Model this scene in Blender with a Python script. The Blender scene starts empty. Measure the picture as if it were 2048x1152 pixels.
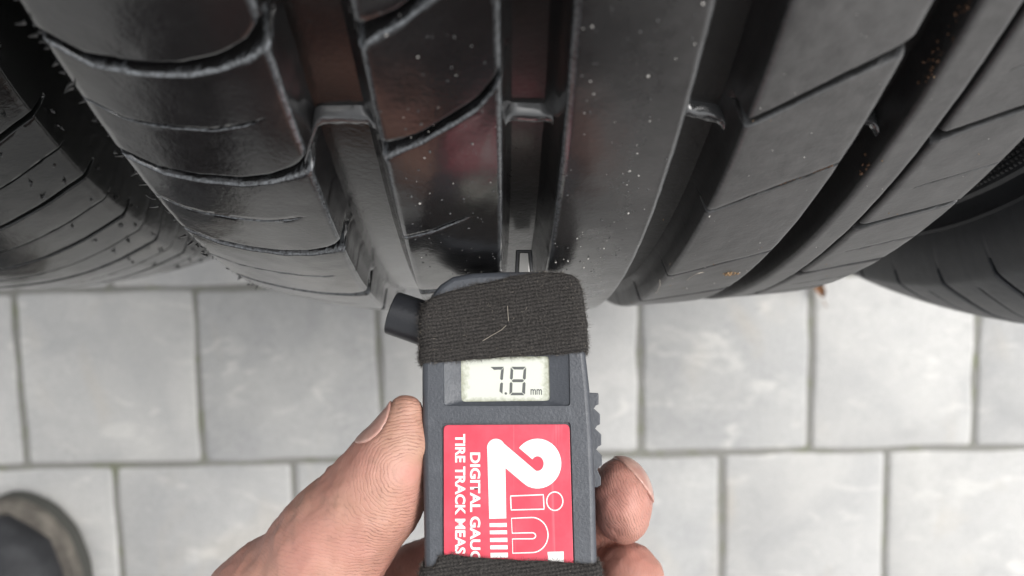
import bpy, math, random
import numpy as np
from mathutils import Matrix, Vector

# ------------------------------------------------------------------ camera, sky, sun, exposure
random.seed(7); RNG = np.random.default_rng(7)
SC = bpy.context.scene
COL = SC.collection
FPX = 1800.0                       # focal length in pixels of a 2048 wide picture
TAU = math.radians(6.0)            # the phone leans a little towards the person
ROLL = 0.021
UPc = np.array([0, math.sin(TAU), -math.cos(TAU)])
E1 = np.array([1, -ROLL, 0.0]); E1 -= UPc * (E1 @ UPc); E1 /= np.linalg.norm(E1)
E2 = np.cross(UPc, E1)
W = np.stack([E1, E2, UPc])
H = 0.689

def c2w(p):
    return np.asarray(p, float) @ W.T + np.array([0, 0, H])

def at(px, py, d):
    return c2w(np.stack([(np.asarray(px, float) - 1024) / FPX * d, (np.asarray(py, float) - 576) / FPX * d, np.asarray(d, float) + 0 * np.asarray(px, float)], -1))

def on_ground(px, py, z=0.0):
    r = W @ np.array([(px - 1024) / FPX, (py - 576) / FPX, 1.0])
    k = (z - H) / r[2]
    return np.array([0, 0, H]) + r * k

cam_d = bpy.data.cameras.new('camera'); cam = bpy.data.objects.new('camera', cam_d); COL.objects.link(cam)
R3 = W @ np.diag([1, -1, -1])
M = Matrix.Identity(4)
for i in range(3):
    for j in range(3):
        M[i][j] = R3[i, j]
    M[i][3] = (0, 0, H)[i]
cam.matrix_world = M
cam_d.sensor_width = 36; cam_d.lens = FPX / 2048 * 36
cam_d.clip_start = 0.01; cam_d.clip_end = 500
cam_d.dof.use_dof = True; cam_d.dof.focus_distance = 0.197; cam_d.dof.aperture_fstop = cam_d.lens / 2.1
SC.camera = cam

world = bpy.data.worlds.new('World'); SC.world = world; world.use_nodes = True
wn = world.node_tree; wn.nodes.clear()
wo = wn.nodes.new('ShaderNodeOutputWorld'); wb = wn.nodes.new('ShaderNodeBackground')
sky = wn.nodes.new('ShaderNodeTexSky'); sky.sky_type = 'NISHITA'; sky.sun_disc = False
sky.sun_elevation = math.radians(52); sky.sun_rotation = math.radians(70)
sky.air_density = 1.0; sky.dust_density = 4.0; sky.ozone_density = 1.0
hs = wn.nodes.new('ShaderNodeHueSaturation'); hs.inputs['Saturation'].default_value = 0.08
wn.links.new(sky.outputs[0], hs.inputs['Color']); wn.links.new(hs.outputs[0], wb.inputs[0])
wb.inputs[1].default_value = 0.15
wn.links.new(wb.outputs[0], wo.inputs[0])

sun_d = bpy.data.lights.new('sun', 'SUN'); sun_d.energy = 0.7; sun_d.angle = math.radians(25); sun_d.color = (1, 0.97, 0.93)
sun = bpy.data.objects.new('sun', sun_d); COL.objects.link(sun)
el, az = math.radians(52), math.radians(70)
sdir = Vector((math.cos(el) * math.sin(az), math.cos(el) * math.cos(az), math.sin(el)))
sun.rotation_euler = sdir.to_track_quat('Z', 'Y').to_euler()

SC.view_settings.view_transform = 'Standard'; SC.view_settings.look = 'None'
SC.view_settings.gamma = 1; SC.view_settings.use_curve_mapping = False
SC.view_settings.exposure = 0.92
SC.render.engine = 'CYCLES'

# ------------------------------------------------------------------ helpers
def tag(o, label=None, cat=None, group=None, kind=None):
    if label: o['label'] = label
    if cat: o['category'] = cat
    if group: o['group'] = group
    if kind: o['kind'] = kind
    return o

def mesh_np(name, V, F, sharp=None, smooth=True):
    """V (n,3); F: list of arrays (m,k) of quads / triangles"""
    me = bpy.data.meshes.new(name)
    V = np.ascontiguousarray(V, dtype=np.float32)
    if isinstance(F, np.ndarray): F = [F]
    F = [np.asarray(f, dtype=np.int32) for f in F if len(f)]
    me.vertices.add(len(V)); me.vertices.foreach_set('co', V.ravel())
    loops = np.concatenate([f.ravel() for f in F]) if F else np.zeros(0, np.int32)
    starts, tot, off = [], [], 0
    for f in F:
        k = f.shape[1]; starts.append(off + np.arange(len(f)) * k); tot.append(np.full(len(f), k)); off += f.size
    me.loops.add(len(loops)); me.loops.foreach_set('vertex_index', loops)
    me.polygons.add(sum(len(f) for f in F))
    me.polygons.foreach_set('loop_start', np.concatenate(starts).astype(np.int32))
    me.polygons.foreach_set('loop_total', np.concatenate(tot).astype(np.int32))
    me.update(calc_edges=True); me.validate()
    me.polygons.foreach_set('use_smooth', np.full(len(me.polygons), smooth))
    if smooth and sharp: me.set_sharp_from_angle(angle=math.radians(sharp))
    return me

def obj(name, me, mat=None, parent=None, loc=None):
    o = bpy.data.objects.new(name, me)
    if mat is not None and me is not None:
        for m in (mat if isinstance(mat, (list, tuple)) else [mat]): me.materials.append(m)
    if loc is not None: o.location = loc
    if parent is not None: o.parent = parent
    COL.objects.link(o)
    return o

def grid_faces(nr, nc, wrap_r=False, wrap_c=False, flip=False):
    r = np.arange(nr if wrap_r else nr - 1); c = np.arange(nc if wrap_c else nc - 1)
    rr, cc = np.meshgrid(r, c, indexing='ij')
    r2 = (rr + 1) % nr; c2 = (cc + 1) % nc
    q = np.stack([rr * nc + cc, rr * nc + c2, r2 * nc + c2, r2 * nc + cc], -1).reshape(-1, 4)
    return q[:, ::-1] if flip else q

class Bag:
    """collects pieces into one mesh"""
    def __init__(s): s.V = []; s.F = {}; s.n = 0
    def add(s, V, F):
        V = np.asarray(V, float); s.V.append(V)
        for f in (F if isinstance(F, list) else [F]):
            f = np.asarray(f)
            s.F.setdefault(f.shape[1], []).append(f + s.n)
        s.n += len(V)
    def mesh(s, name, sharp=40, smooth=True):
        return mesh_np(name, np.concatenate(s.V), [np.concatenate(v) for v in s.F.values()], sharp, smooth)

def tube_np(pts, rad, n=8, cap=True):
    pts = np.asarray(pts, float); rad = np.broadcast_to(np.asarray(rad, float), (len(pts),))
    T = np.gradient(pts, axis=0); T /= np.linalg.norm(T, axis=1)[:, None] + 1e-12
    ref = np.array([0.3, 0.2, 0.93]); V = []
    for p, t, r in zip(pts, T, rad):
        a = np.cross(t, ref); a /= np.linalg.norm(a) + 1e-12; b = np.cross(t, a)
        ph = np.arange(n) / n * 2 * math.pi
        V.append(p + r * (np.cos(ph)[:, None] * a + np.sin(ph)[:, None] * b))
    V = np.concatenate(V)
    return V, grid_faces(len(pts), n, wrap_c=True)

def prism_np(poly, z0, z1, bevel=0.0):
    """extruded polygon in the xy plane (counter-clockwise), top fan + sides, with a bevelled top edge"""
    P = np.asarray(poly, float); n = len(P)
    rings = [(P, z0)]
    if bevel > 0:
        nx = np.roll(P, -1, 0) - P; nrm = np.stack([nx[:, 1], -nx[:, 0]], 1); nrm /= np.linalg.norm(nrm, axis=1)[:, None] + 1e-12
        vn = nrm + np.roll(nrm, 1, 0); vn /= np.linalg.norm(vn, axis=1)[:, None] + 1e-12
        for k in range(4):
            t = k / 3 * math.pi / 2
            rings.append((P - vn * bevel * (1 - math.cos(t)), z1 - bevel * (1 - math.sin(t))))
    else: rings.append((P, z1))
    V = np.concatenate([np.column_stack([p, np.full(n, z)]) for p, z in rings])
    F4 = grid_faces(len(rings), n, wrap_c=True)
    return V, F4, (len(rings) - 1) * n

def cap_face(n, start): return [list(range(start, start + n))]

def hash01(i): return (math.sin(i * 127.1 + 3.7) * 43758.5453) % 1.0

# value noise in numpy (3D, smooth) for relief in the meshes
_perm = RNG.random((64, 64, 64))
def vnoise(P):
    P = np.asarray(P, float); i = np.floor(P).astype(int); f = P - i; f = f * f * (3 - 2 * f); out = 0
    for dx in (0, 1):
        for dy in (0, 1):
            for dz in (0, 1):
                w = (f[..., 0] if dx else 1 - f[..., 0]) * (f[..., 1] if dy else 1 - f[..., 1]) * (f[..., 2] if dz else 1 - f[..., 2])
                out = out + w * _perm[(i[..., 0] + dx) % 64, (i[..., 1] + dy) % 64, (i[..., 2] + dz) % 64]
    return out

def vn(*c): return vnoise(np.stack(np.broadcast_arrays(*c), -1))

# ------------------------------------------------------------------ materials
class Mat:
    def __init__(s, name, color=(.5, .5, .5), rough=.5, spec=.5, metal=0.0):
        s.m = bpy.data.materials.new(name); s.m.use_nodes = True; s.t = s.m.node_tree; s.N = s.t.nodes; s.L = s.t.links
        s.b = s.N['Principled BSDF']
        s.b.inputs['Base Color'].default_value = (*color, 1); s.b.inputs['Roughness'].default_value = rough
        s.b.inputs['Specular IOR Level'].default_value = spec; s.b.inputs['Metallic'].default_value = metal
        s.tc = None
    def n(s, typ, **kw):
        nd = s.N.new(typ)
        for k, v in kw.items(): setattr(nd, k, v)
        return nd
    def coord(s, scale=(1, 1, 1), kind='Object'):
        if s.tc is None: s.tc = s.n('ShaderNodeTexCoord')
        mp = s.n('ShaderNodeMapping'); mp.inputs['Scale'].default_value = scale
        s.L.new(s.tc.outputs[kind], mp.inputs[0]); return mp.outputs[0]
    def noise(s, scale, detail=4, rough=.55, stretch=(1, 1, 1), dist=0.0):
        nd = s.n('ShaderNodeTexNoise'); nd.inputs['Scale'].default_value = scale; nd.inputs['Detail'].default_value = detail
        nd.inputs['Roughness'].default_value = rough; nd.inputs['Distortion'].default_value = dist
        s.L.new(s.coord(stretch), nd.inputs['Vector']); return nd.outputs['Fac']
    def ramp(s, fac, stops):
        r = s.n('ShaderNodeValToRGB'); e = r.color_ramp.elements
        while len(e) < len(stops): e.new(.5)
        for el_, (p, c) in zip(e, stops):
            el_.position = p; el_.color = (*c, 1) if hasattr(c, '__len__') else (c, c, c, 1)
        s.L.new(fac, r.inputs[0]); return r.outputs[0]
    def mix(s, fac, a, b, mode='MIX'):
        mx = s.n('ShaderNodeMix'); mx.data_type = 'RGBA'; mx.blend_type = mode; mx.clamp_factor = True
        for sock, v in ((0, fac), (6, a), (7, b)):
            if isinstance(v, (int, float)): mx.inputs[sock].default_value = v
            elif isinstance(v, tuple): mx.inputs[sock].default_value = (*v, 1)
            else: s.L.new(v, mx.inputs[sock])
        return mx.outputs[2]
    def math(s, op, a, b=0.0, c=0.0, clamp=False):
        m = s.n('ShaderNodeMath'); m.operation = op; m.use_clamp = clamp
        for k, v in enumerate((a, b, c)):
            if isinstance(v, (int, float)): m.inputs[k].default_value = v
            else: s.L.new(v, m.inputs[k])
        return m.outputs[0]
    def attr(s, name):
        a = s.n('ShaderNodeAttribute'); a.attribute_name = name; return a.outputs['Fac']
    def color(s, sock): s.L.new(sock, s.b.inputs['Base Color']); return s
    def rough(s, sock): s.L.new(sock, s.b.inputs['Roughness']); return s
    def bump(s, h, strength=.3, dist=.0005, prev=None):
        b = s.n('ShaderNodeBump'); b.inputs['Strength'].default_value = strength; b.inputs['Distance'].default_value = dist
        s.L.new(h, b.inputs['Height'])
        if prev is not None: s.L.new(prev, b.inputs['Normal'])
        s.L.new(b.outputs[0], s.b.inputs['Normal']); return b.outputs[0]
    def locx(s):
        sp = s.n('ShaderNodeSeparateXYZ'); s.L.new(s.coord(), sp.inputs[0]); return sp.outputs[0]

def rubber(name, col=(.022, .022, .023), r0=.28, r1=.28, x0=-.05, x1=.04, bumpd=.00012, dust=0.0, spec=.5, film=(0.0, 0.0), worn=False):  # worn: real dust on the running surface plus the painted lip glints
    """tread rubber: wet at x0, dry at x1; road dust and scuffing sit on the running surface only"""
    m = Mat(name, col, r0, spec)
    x = m.locx()
    def run(a, b):
        mr = m.n('ShaderNodeMapRange'); mr.interpolation_type = 'SMOOTHSTEP'
        for i, v in enumerate((x0, x1, a, b)): mr.inputs[i + 1].default_value = v
        m.L.new(x, mr.inputs[0]); return mr.outputs[0]
    big = m.noise(55, 3); fine = m.noise(900, 4, .6); med = m.noise(260, 4, .65); scuff = m.noise(150, 5, .7, (1, .25, .25))
    rr = m.math('ADD', run(r0, r1), m.math('MULTIPLY', m.math('SUBTRACT', big, .5), .12))
    rr = m.math('ADD', rr, m.math('MULTIPLY', m.math('SUBTRACT', med, .5), .16), clamp=True)
    m.rough(rr)
    c = m.mix(m.ramp(big, [(.35, 0), (.7, 1)]), col, tuple(v * 1.3 + .002 for v in col))
    if dust > 0:
        k = m.math('MULTIPLY', run(0.0, dust), m.ramp(med, [(.2, .55), (.75, 1)]))
        k = m.math('MULTIPLY', k, m.ramp(scuff, [(.25, .65), (.7, 1)]))
        if worn: k = m.math('MULTIPLY', k, m.math('ADD', m.math('MULTIPLY', m.attr('running_surface'), .93), .07))
        c = m.mix(k, c, (.20, .195, .19))
    if worn:   # sky glints painted into the colour of cut lips and rims, strongest where wet
        lp = m.math('MULTIPLY', m.attr('lip_glint'), run(.95, .25))
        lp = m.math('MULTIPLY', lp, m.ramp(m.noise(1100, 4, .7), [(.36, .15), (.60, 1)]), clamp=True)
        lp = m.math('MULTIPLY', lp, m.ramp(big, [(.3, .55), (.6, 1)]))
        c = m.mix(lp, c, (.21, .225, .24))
    m.color(c)
    if film[0] > 0:
        m.L.new(m.math('MULTIPLY', run(film[0], film[1]), m.ramp(big, [(.25, .6), (.6, 1)])), m.b.inputs['Coat Weight'])
        m.b.inputs['Coat Roughness'].default_value = .15; m.b.inputs['Coat IOR'].default_value = 1.5
    b1 = m.bump(fine, .5, bumpd)
    mb = m.n('ShaderNodeBump'); mb.inputs['Distance'].default_value = bumpd * 2.2
    m.L.new(run(.16, .34), mb.inputs['Strength']); m.L.new(med, mb.inputs['Height']); m.L.new(b1, mb.inputs['Normal']); m.L.new(mb.outputs[0], m.b.inputs['Normal'])
    return m.m

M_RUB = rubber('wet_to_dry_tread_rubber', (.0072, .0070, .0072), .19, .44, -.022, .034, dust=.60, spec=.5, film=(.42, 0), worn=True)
M_RUBC = rubber('groove_rubber', (.006, .0055, .005), .17, .5, -.05, .02, bumpd=.0002, dust=.02, spec=.38, film=(.6, 0))
M_RUBL = rubber('damp_rubber', (.007, .0075, .0072), .17, .19, -.1, .1, bumpd=.00013, film=(.16, .16))
M_RUBR = rubber('dry_dull_rubber', (.020, .022, .0255), .46, .50, -.1, .1, bumpd=.0001, spec=.4)
M_FLASH = Mat('rubber_flash', (.038, .039, .040), .22, .8); M_FLASH.b.inputs['Coat Weight'].default_value = 1; M_FLASH.b.inputs['Coat Roughness'].default_value = .06; M_FLASH = M_FLASH.m
M_NIB = Mat('rubber_nibs', (.016, .016, .016), .3, .7).m

def knurl_mat():
    m = Mat('knurled_rubber', (.02, .021, .022), .42)
    return m.m
M_KNURL = knurl_mat()

def spec_mat(name, c, r=.5):
    return Mat(name, c, r).m
M_SPECK = spec_mat('pale_grit', (.40, .385, .36), .6)
M_TAN = spec_mat('tan_grit', (.26, .17, .09), .8)
M_BROWN = spec_mat('rusty_mud', (.085, .045, .025), .9)
M_DROP = Mat('water_film', (.05, .05, .05), .05).m

# ------------------------------------------------------------------ the ground and the paving
gm = Mat('distant_paving', (.36, .36, .35), .8)
br = gm.n('ShaderNodeTexBrick'); br.inputs['Color1'].default_value = (.38, .38, .37, 1); br.inputs['Color2'].default_value = (.30, .30, .30, 1)
br.inputs['Mortar'].default_value = (.15, .15, .12, 1); br.inputs['Scale'].default_value = 1.0
br.inputs['Brick Width'].default_value = .17; br.inputs['Row Height'].default_value = .136; br.inputs['Mortar Size'].default_value = .004
gm.L.new(gm.coord(), br.inputs['Vector'])
gm.color(gm.mix(.35, br.outputs[0], gm.ramp(gm.noise(9, 5), [(.3, .22), (.7, .42)])))
g = 200.0
ground = obj('ground', mesh_np('ground', [(-g, -g, -.05), (g, -g, -.05), (g, g, -.05), (-g, g, -.05)], np.array([[0, 1, 2, 3]]), smooth=False), gm.m)
tag(ground, 'wide yard floor stretching away beyond the paving', kind='structure')

pm = Mat('concrete_paver', (.36, .36, .35), .82, .3)
oi = pm.n('ShaderNodeObjectInfo')
geo = pm.n('ShaderNodeNewGeometry')
def wnoise(m, scale, detail=5, rough=.6, stretch=(1, 1, 1), dist=0.0):
    mp = m.n('ShaderNodeMapping'); mp.inputs['Scale'].default_value = stretch
    m.L.new(geo.outputs['Position'], mp.inputs[0])
    nd = m.n('ShaderNodeTexNoise'); nd.inputs['Scale'].default_value = scale; nd.inputs['Detail'].default_value = detail
    nd.inputs['Roughness'].default_value = rough; nd.inputs['Distortion'].default_value = dist
    m.L.new(mp.outputs[0], nd.inputs['Vector']); return nd.outputs['Fac']
base = pm.ramp(oi.outputs['Random'], [(0, (.27, .274, .275)), (.3, (.36, .362, .36)), (.7, (.42, .418, .41)), (1, (.50, .495, .475))])
cloud = pm.ramp(wnoise(pm, 17, 5, .6, (1, 1.0, 1), .6), [(.34, (.325, .325, .322)), (.66, (.54, .53, .50))])
c = pm.mix(.48, base, cloud)
pale = pm.ramp(wnoise(pm, 42, 4, .55, (.55, 1.25, 1), 1.2), [(.58, 0), (.72, 1)])
c = pm.mix(pm.math('MULTIPLY', pale, .55), c, (.68, .665, .62))
dark = pm.ramp(wnoise(pm, 30, 4, .6, (1, 1, 1), .4), [(.28, 1), (.42, 0)])
c = pm.mix(pm.math('MULTIPLY', dark, .25), c, (.21, .21, .215))
warm = pm.ramp(wnoise(pm, 11, 3, .5, (1.4, .8, 1), .8), [(.60, 0), (.74, 1)])
c = pm.mix(pm.math('MULTIPLY', warm, .32), c, (.50, .43, .33))
grit = wnoise(pm, 420, 3, .6)
c = pm.mix(.22, c, pm.ramp(grit, [(.3, .26), (.7, .62)]))
pm.color(c)
pm.bump(grit, .5, .0008)
M_PAV = pm.m

jm = Mat('mossy_joint_sand', (.25, .25, .2), .95, .2)
geo = jm.n('ShaderNodeNewGeometry')
jm.color(jm.mix(jm.ramp(wnoise(jm, 55, 4), [(.50, 0), (.72, 1)]), (.235, .232, .215), (.19, .20, .135)))
jm.bump(wnoise(jm, 500, 3), .8, .002)

pavement = obj('pavement', None)
tag(pavement, 'pale grey concrete block paving with mossy joints', kind='structure')
# joint positions read off the photograph, in metres on the ground plane
def gx(px, py): return on_ground(px, py)[0]
rows_y = [on_ground(240, 931)[1]]
pitch = on_ground(240, 579)[1] - rows_y[0]
U = pitch
known = {0: [gx(p, 750) for p in (38, 396, 760, 1281, 1622, 1953)],
         -1: [gx(p, 1040) for p in (-122, 234, 590, 951, 1444, 1771, 2120)],
         1: [gx(p, 500) for p in (-150, 212, 575, 1090, 1450, 1800)]}
y_base = rows_y[0]
GAP = .0036; PT = .06
def paver_mesh(w, h, seed):
    rs = np.random.default_rng(seed)
    b = .0022; cr = .003
    pts = []
    for cx, cy, a0 in ((w / 2 - cr, h / 2 - cr, 0), (-w / 2 + cr, h / 2 - cr, 90), (-w / 2 + cr, -h / 2 + cr, 180), (w / 2 - cr, -h / 2 + cr, 270)):
        for k in range(3):
            t = math.radians(a0 + k * 45); pts.append((cx + cr * math.cos(t), cy + cr * math.sin(t)))
        # a few edge points so the arris is uneven
        nxt = {0: (-1, 0), 90: (0, -1), 180: (1, 0), 270: (0, 1)}[a0]
        L = (w if nxt[0] else h) - 2 * cr
        sx, sy = pts[-1]
        for k in range(1, 5):
            j = rs.normal(0, .0006)
            pts.append((sx + nxt[0] * L * k / 5 + (j if nxt[1] else 0), sy + nxt[1] * L * k / 5 + (j if nxt[0] else 0)))
    P = np.array(pts); n = len(P)
    rings = [(P, -PT), (P, -b), (P * (1 - .6 * b / np.array([w / 2, h / 2])), -.3 * b), (P * (1 - 1.5 * b / np.array([w / 2, h / 2])), 0)]
    V = np.concatenate([np.column_stack([p, np.full(n, z)]) for p, z in rings])
    bag = Bag(); bag.add(V, grid_faces(4, n, wrap_c=True)); 
    top = np.arange(3 * n, 4 * n); bag.F.setdefault(n, []).append(top[None, :])
    return bag.mesh('paver', 35)
pcache = {}
np_i = 0
for r in range(-6, 6):
    y0 = y_base + r * pitch; ks = list(known.get(r, []))
    rr = random.Random(r + 50)
    if not ks: ks = [-.25 + rr.uniform(-.1, .1)]
    while ks[0] > -.95: ks.insert(0, ks[0] - U * rr.choice((1, 1, 1.45)))
    while ks[-1] < .95: ks.append(ks[-1] + U * rr.choice((1, 1, 1.45)))
    for a, b_ in zip(ks[:-1], ks[1:]):
        w = b_ - a - GAP; h = pitch - GAP
        key = round(w, 3)
        if key not in pcache: pcache[key] = [paver_mesh(w, h, int(key * 1e4) + q) for q in range(2)]; [m_.materials.append(M_PAV) for m_ in pcache[key]]
        o = obj('paver', pcache[key][np_i % 2], None, pavement, ((a + b_) / 2, y0 + pitch / 2, rr.uniform(-.0009, .0)))
        o.rotation_euler = (rr.gauss(0, .004), rr.gauss(0, .004), rr.gauss(0, .0025)); np_i += 1
js = obj('joint_sand', mesh_np('joint_sand', [(-1.05, -1.0, -.0020), (1.05, -1.0, -.0020), (1.05, .95, -.0020), (-1.05, .95, -.0020)], np.array([[0, 1, 2, 3]]), smooth=False), jm.m, pavement)
js['kind'] = 'stuff'

# ------------------------------------------------------------------ tyres
def tyre_frame(Cc, A):
    A = np.array(A, float); A /= np.linalg.norm(A)
    Uu = np.array([0, 0, -1.0]); Uu -= A * (A @ Uu); Uu /= np.linalg.norm(Uu)
    V = np.cross(A, Uu)
    if V[1] < 0: V = -V
    Aw, Uw, Vw = W @ A, W @ Uu, W @ V
    m = Matrix.Identity(4); cw = c2w(Cc)
    for i in range(3):
        m[i][0] = Aw[i]; m[i][1] = -Vw[i]; m[i][2] = Uw[i]; m[i][3] = cw[i]
    return m

def tpt(a, r, th):
    a, r, th = np.broadcast_arrays(a, r, th)
    return np.stack([a, -r * np.sin(th), r * np.cos(th)], -1)

def theta_rows(lo, hi, fine, coarse, extra):
    t = np.concatenate([np.arange(lo, hi, fine), np.arange(hi, lo + 360, coarse), np.asarray(extra)])
    t = np.sort(t % 360.0); keep = [t[0]]
    for v in t[1:]:
        if v - keep[-1] > .012: keep.append(v)
    return np.array(keep)

def rib_mesh(name, rad, aL, aR, D, sipes, gfun, lo=54, hi=104, fine=.3, edge_l=True, edge_r=True, tail_l=None, tail_r=None, wall=.0016, step=.0011, seed=1, rimnoise=.00006, coarse=1.5):
    """one tread rib: outer skin over [aL,aR] with walls down to the groove floor; sipes are real cuts.
       sipes: (theta at reference, half width m, depth m, a0, a1, flare)"""
    rs = np.random.default_rng(seed)
    wl = [(-wall * 1.75, -D - .0008), (-wall * 1.55, -D + .00025), (-wall * .95, -D + .0013), (-wall * .55, -D * .5), (-.0003, -.0011), (-.00005, -.00042), (.0004, -.00008), (.0010, 0)]
    cols = []
    if tail_l is not None: cols += [(aL + da, -dr, 1) for da, dr in tail_l]
    elif edge_l: cols += [(aL + x, h, 0) for x, h in wl]
    a_in0, a_in1 = aL + (.0004 if tail_l is not None else .0014), aR - (.0004 if tail_r is not None else .0014)
    n = max(3, int((a_in1 - a_in0) / step))
    cols += [(a, 0, 0) for a in np.linspace(a_in0, a_in1, n)]
    if tail_r is not None: cols += [(aR + da, -dr, 1) for da, dr in tail_r]
    elif edge_r: cols += [(aR - x, h, 0) for x, h in wl[::-1]]
    ca = np.array([c_[0] for c_ in cols]); ch = np.array([c_[1] for c_ in cols])
    acl = np.clip(ca, aL, aR); R0 = rad(acl)
    gsh = np.radians(gfun(acl))
    extra = []
    for s in sipes:
        t0, w, d, sa, sb, fl = s
        for q in (-1.5, -1.3, -1.15, -1.0, -.8, -.6, -.3, 0, .3, .6, .85, 1.0, 1.12, 1.3, 1.5): extra.append(t0 + math.degrees(q * w / .34))
        if fl:
            for q in (1.6, 2.2, 2.8): extra += [t0 + math.degrees(q * w / .34), t0 - math.degrees(q * w / .34)]
    rows = theta_rows(lo, hi, fine, coarse, extra)
    TH = np.radians(rows)[:, None] + gsh[None, :]
    Hh = np.broadcast_to(ch, TH.shape).copy()
    AA = np.broadcast_to(acl, TH.shape)
    rowsb = np.radians(rows)[:, None]
    depth = np.zeros_like(TH); lip = np.zeros_like(TH)
    for s in sipes:
        t0, w, d, sa, sb, fl = s
        ww = w * np.ones_like(AA)
        if fl: ww = ww * (1 + .8 * np.exp(-np.abs(AA - fl) / .0018))
        wob = (vn(AA * 900, rowsb * 0 + t0 * 3.1, AA * 0) - .5) * .00022
        dist = (np.radians(t0) - rowsb + 0 * AA) * .34 + wob
        dist = (dist + math.pi * .34) % (2 * math.pi * .34) - math.pi * .34
        u = dist / ww
        prof = np.interp(u, [-1.5, -1.3, -1.0, -.8, -.6, .85, 1.0, 1.12, 1.5], [0, .02, .09, .5, 1, .97, .12, .03, 0])
        end = np.clip((AA - sa) / .0035, 0, 1) * np.clip((sb - AA) / .0035, 0, 1)
        depth = np.maximum(depth, prof * d * end)
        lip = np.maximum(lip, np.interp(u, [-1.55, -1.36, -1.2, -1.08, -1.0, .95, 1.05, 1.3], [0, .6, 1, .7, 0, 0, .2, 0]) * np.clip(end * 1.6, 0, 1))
    top = -depth
    Hh = np.where(ch[None, :] < -.0002, np.minimum(Hh, Hh * .25 + top * .75 if False else np.minimum(Hh, top)), Hh + top)
    RR = R0[None, :] + Hh
    RR = RR + (vn(AA * 260 + seed, rows[:, None] * 1.6 + 0 * AA, 0 * AA) - .5) * rimnoise * 2
    ja = (vn(AA * 0 + seed * 3.3, rows[:, None] * 3.1 + 0 * AA, AA * 30) - .5) * .00013 * (np.abs(ch)[None, :] > .00004)
    V = tpt(ca[None, :] + ja, RR, TH).reshape(-1, 3)
    me = mesh_np(name, V, grid_faces(len(rows), len(cols), wrap_r=True, flip=True), 40)
    run_ = np.where((np.abs(ch)[None, :] < .0001) & (depth < .00025), 1.0, 0.0).astype(np.float32)
    lip = np.maximum(lip * (np.abs(ch)[None, :] < .0015), .42 * ((np.abs(ch) > .00003) & (np.abs(ch) < .0009))[None, :] * (tail_l is None or 1)).astype(np.float32)  # groove rims get a weaker share of the painted glint
    at2 = me.attributes.new('lip_glint', 'FLOAT', 'POINT'); at2.data.foreach_set('value', lip.ravel())
    at_ = me.attributes.new('running_surface', 'FLOAT', 'POINT'); at_.data.foreach_set('value', run_.ravel())
    return me

def lathe(name, prof, n=300, closed=True, sharp=40, flip=False):
    prof = np.array(prof, float); th = np.arange(n) / n * 2 * math.pi
    V = tpt(prof[None, :, 0], prof[None, :, 1], th[:, None]).reshape(-1, 3)
    return mesh_np(name, V, grid_faces(n, len(prof), wrap_r=True, wrap_c=closed, flip=not flip), sharp)

def carcass_profile(rad, aL, aR, D, grooves, half, bead, extra_l=None, extra_r=None):
    """closed cross-section from the left bead over the tread to the right bead and back along the inside"""
    cL, cR = aL - .0, aR + .0
    rl, rr_ = rad(np.array(aL)), rad(np.array(aR))
    mid = (cL + cR) / 2
    left = [(mid - half * .80, bead), (mid - half * .86, bead + .012), (mid - half * .95, bead + .03), (mid - half, bead + .052)]
    left += extra_l or [(cL - .0075, rl - .040), (cL - .0065, rl - .030)]
    left += [(cL - .0045, rl - .019), (cL - .0022, rl - .0105)]
    tread = [(a, rad(np.array(np.clip(a, aL, aR))) - D) for a in np.linspace(cL + .001, cR - .001, 60)]
    right = [(cR + .0022, rr_ - .0105), (cR + .0045, rr_ - .019)]
    right += extra_r or [(cR + .0065, rr_ - .030), (cR + .0075, rr_ - .040)]
    right += [(mid + half, bead + .052), (mid + half * .95, bead + .03), (mid + half * .86, bead + .012), (mid + half * .80, bead)]
    inner = [(mid + half * .74, bead + .004), (mid + half * .84, bead + .05), (mid + half * .72, rr_ - .032), (mid, rad(np.array(mid)) - D - .010), (mid - half * .72, rl - .032), (mid - half * .84, bead + .05), (mid - half * .74, bead + .004)]
    return left + tread + right + inner

def wear_bar_mesh(rad, aL, aR, D, th0, skew, lean=0.0, hgt=.0020, length=.0042, seed=0):
    """raised cross bar on the groove floor, climbing a little up both walls"""
    A = np.linspace(aL - .0012, aR + .0012, 15); q = np.linspace(-1, 1, 11)
    aa, qq = np.meshgrid(A, q, indexing='ij')
    e = np.clip((np.abs(aa - (aL + aR) / 2) / ((aR - aL) / 2)) - .62, 0, 1) / .45
    h = -D - .0006 + (hgt + .0006 + .0030 * e ** 1.5) * np.interp(np.abs(qq), [0, .55, .8, 1], [1, .93, .45, 0])
    t = np.radians(th0) + np.radians(skew) * (aa - aL) / (aR - aL) + qq * length / 2 / .34 + np.radians(lean) * e * np.where(aa < (aL + aR) / 2, 1, .5)
    h += (vn(aa * 700 + seed, qq * 2, aa * 0) - .5) * .0005 * (np.abs(qq) < .9)
    V = tpt(aa, rad(np.clip(aa, aL, aR)) + h, t).reshape(-1, 3)
    return mesh_np('wear_bar', V, grid_faces(15, 11, flip=True), 60)

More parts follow.
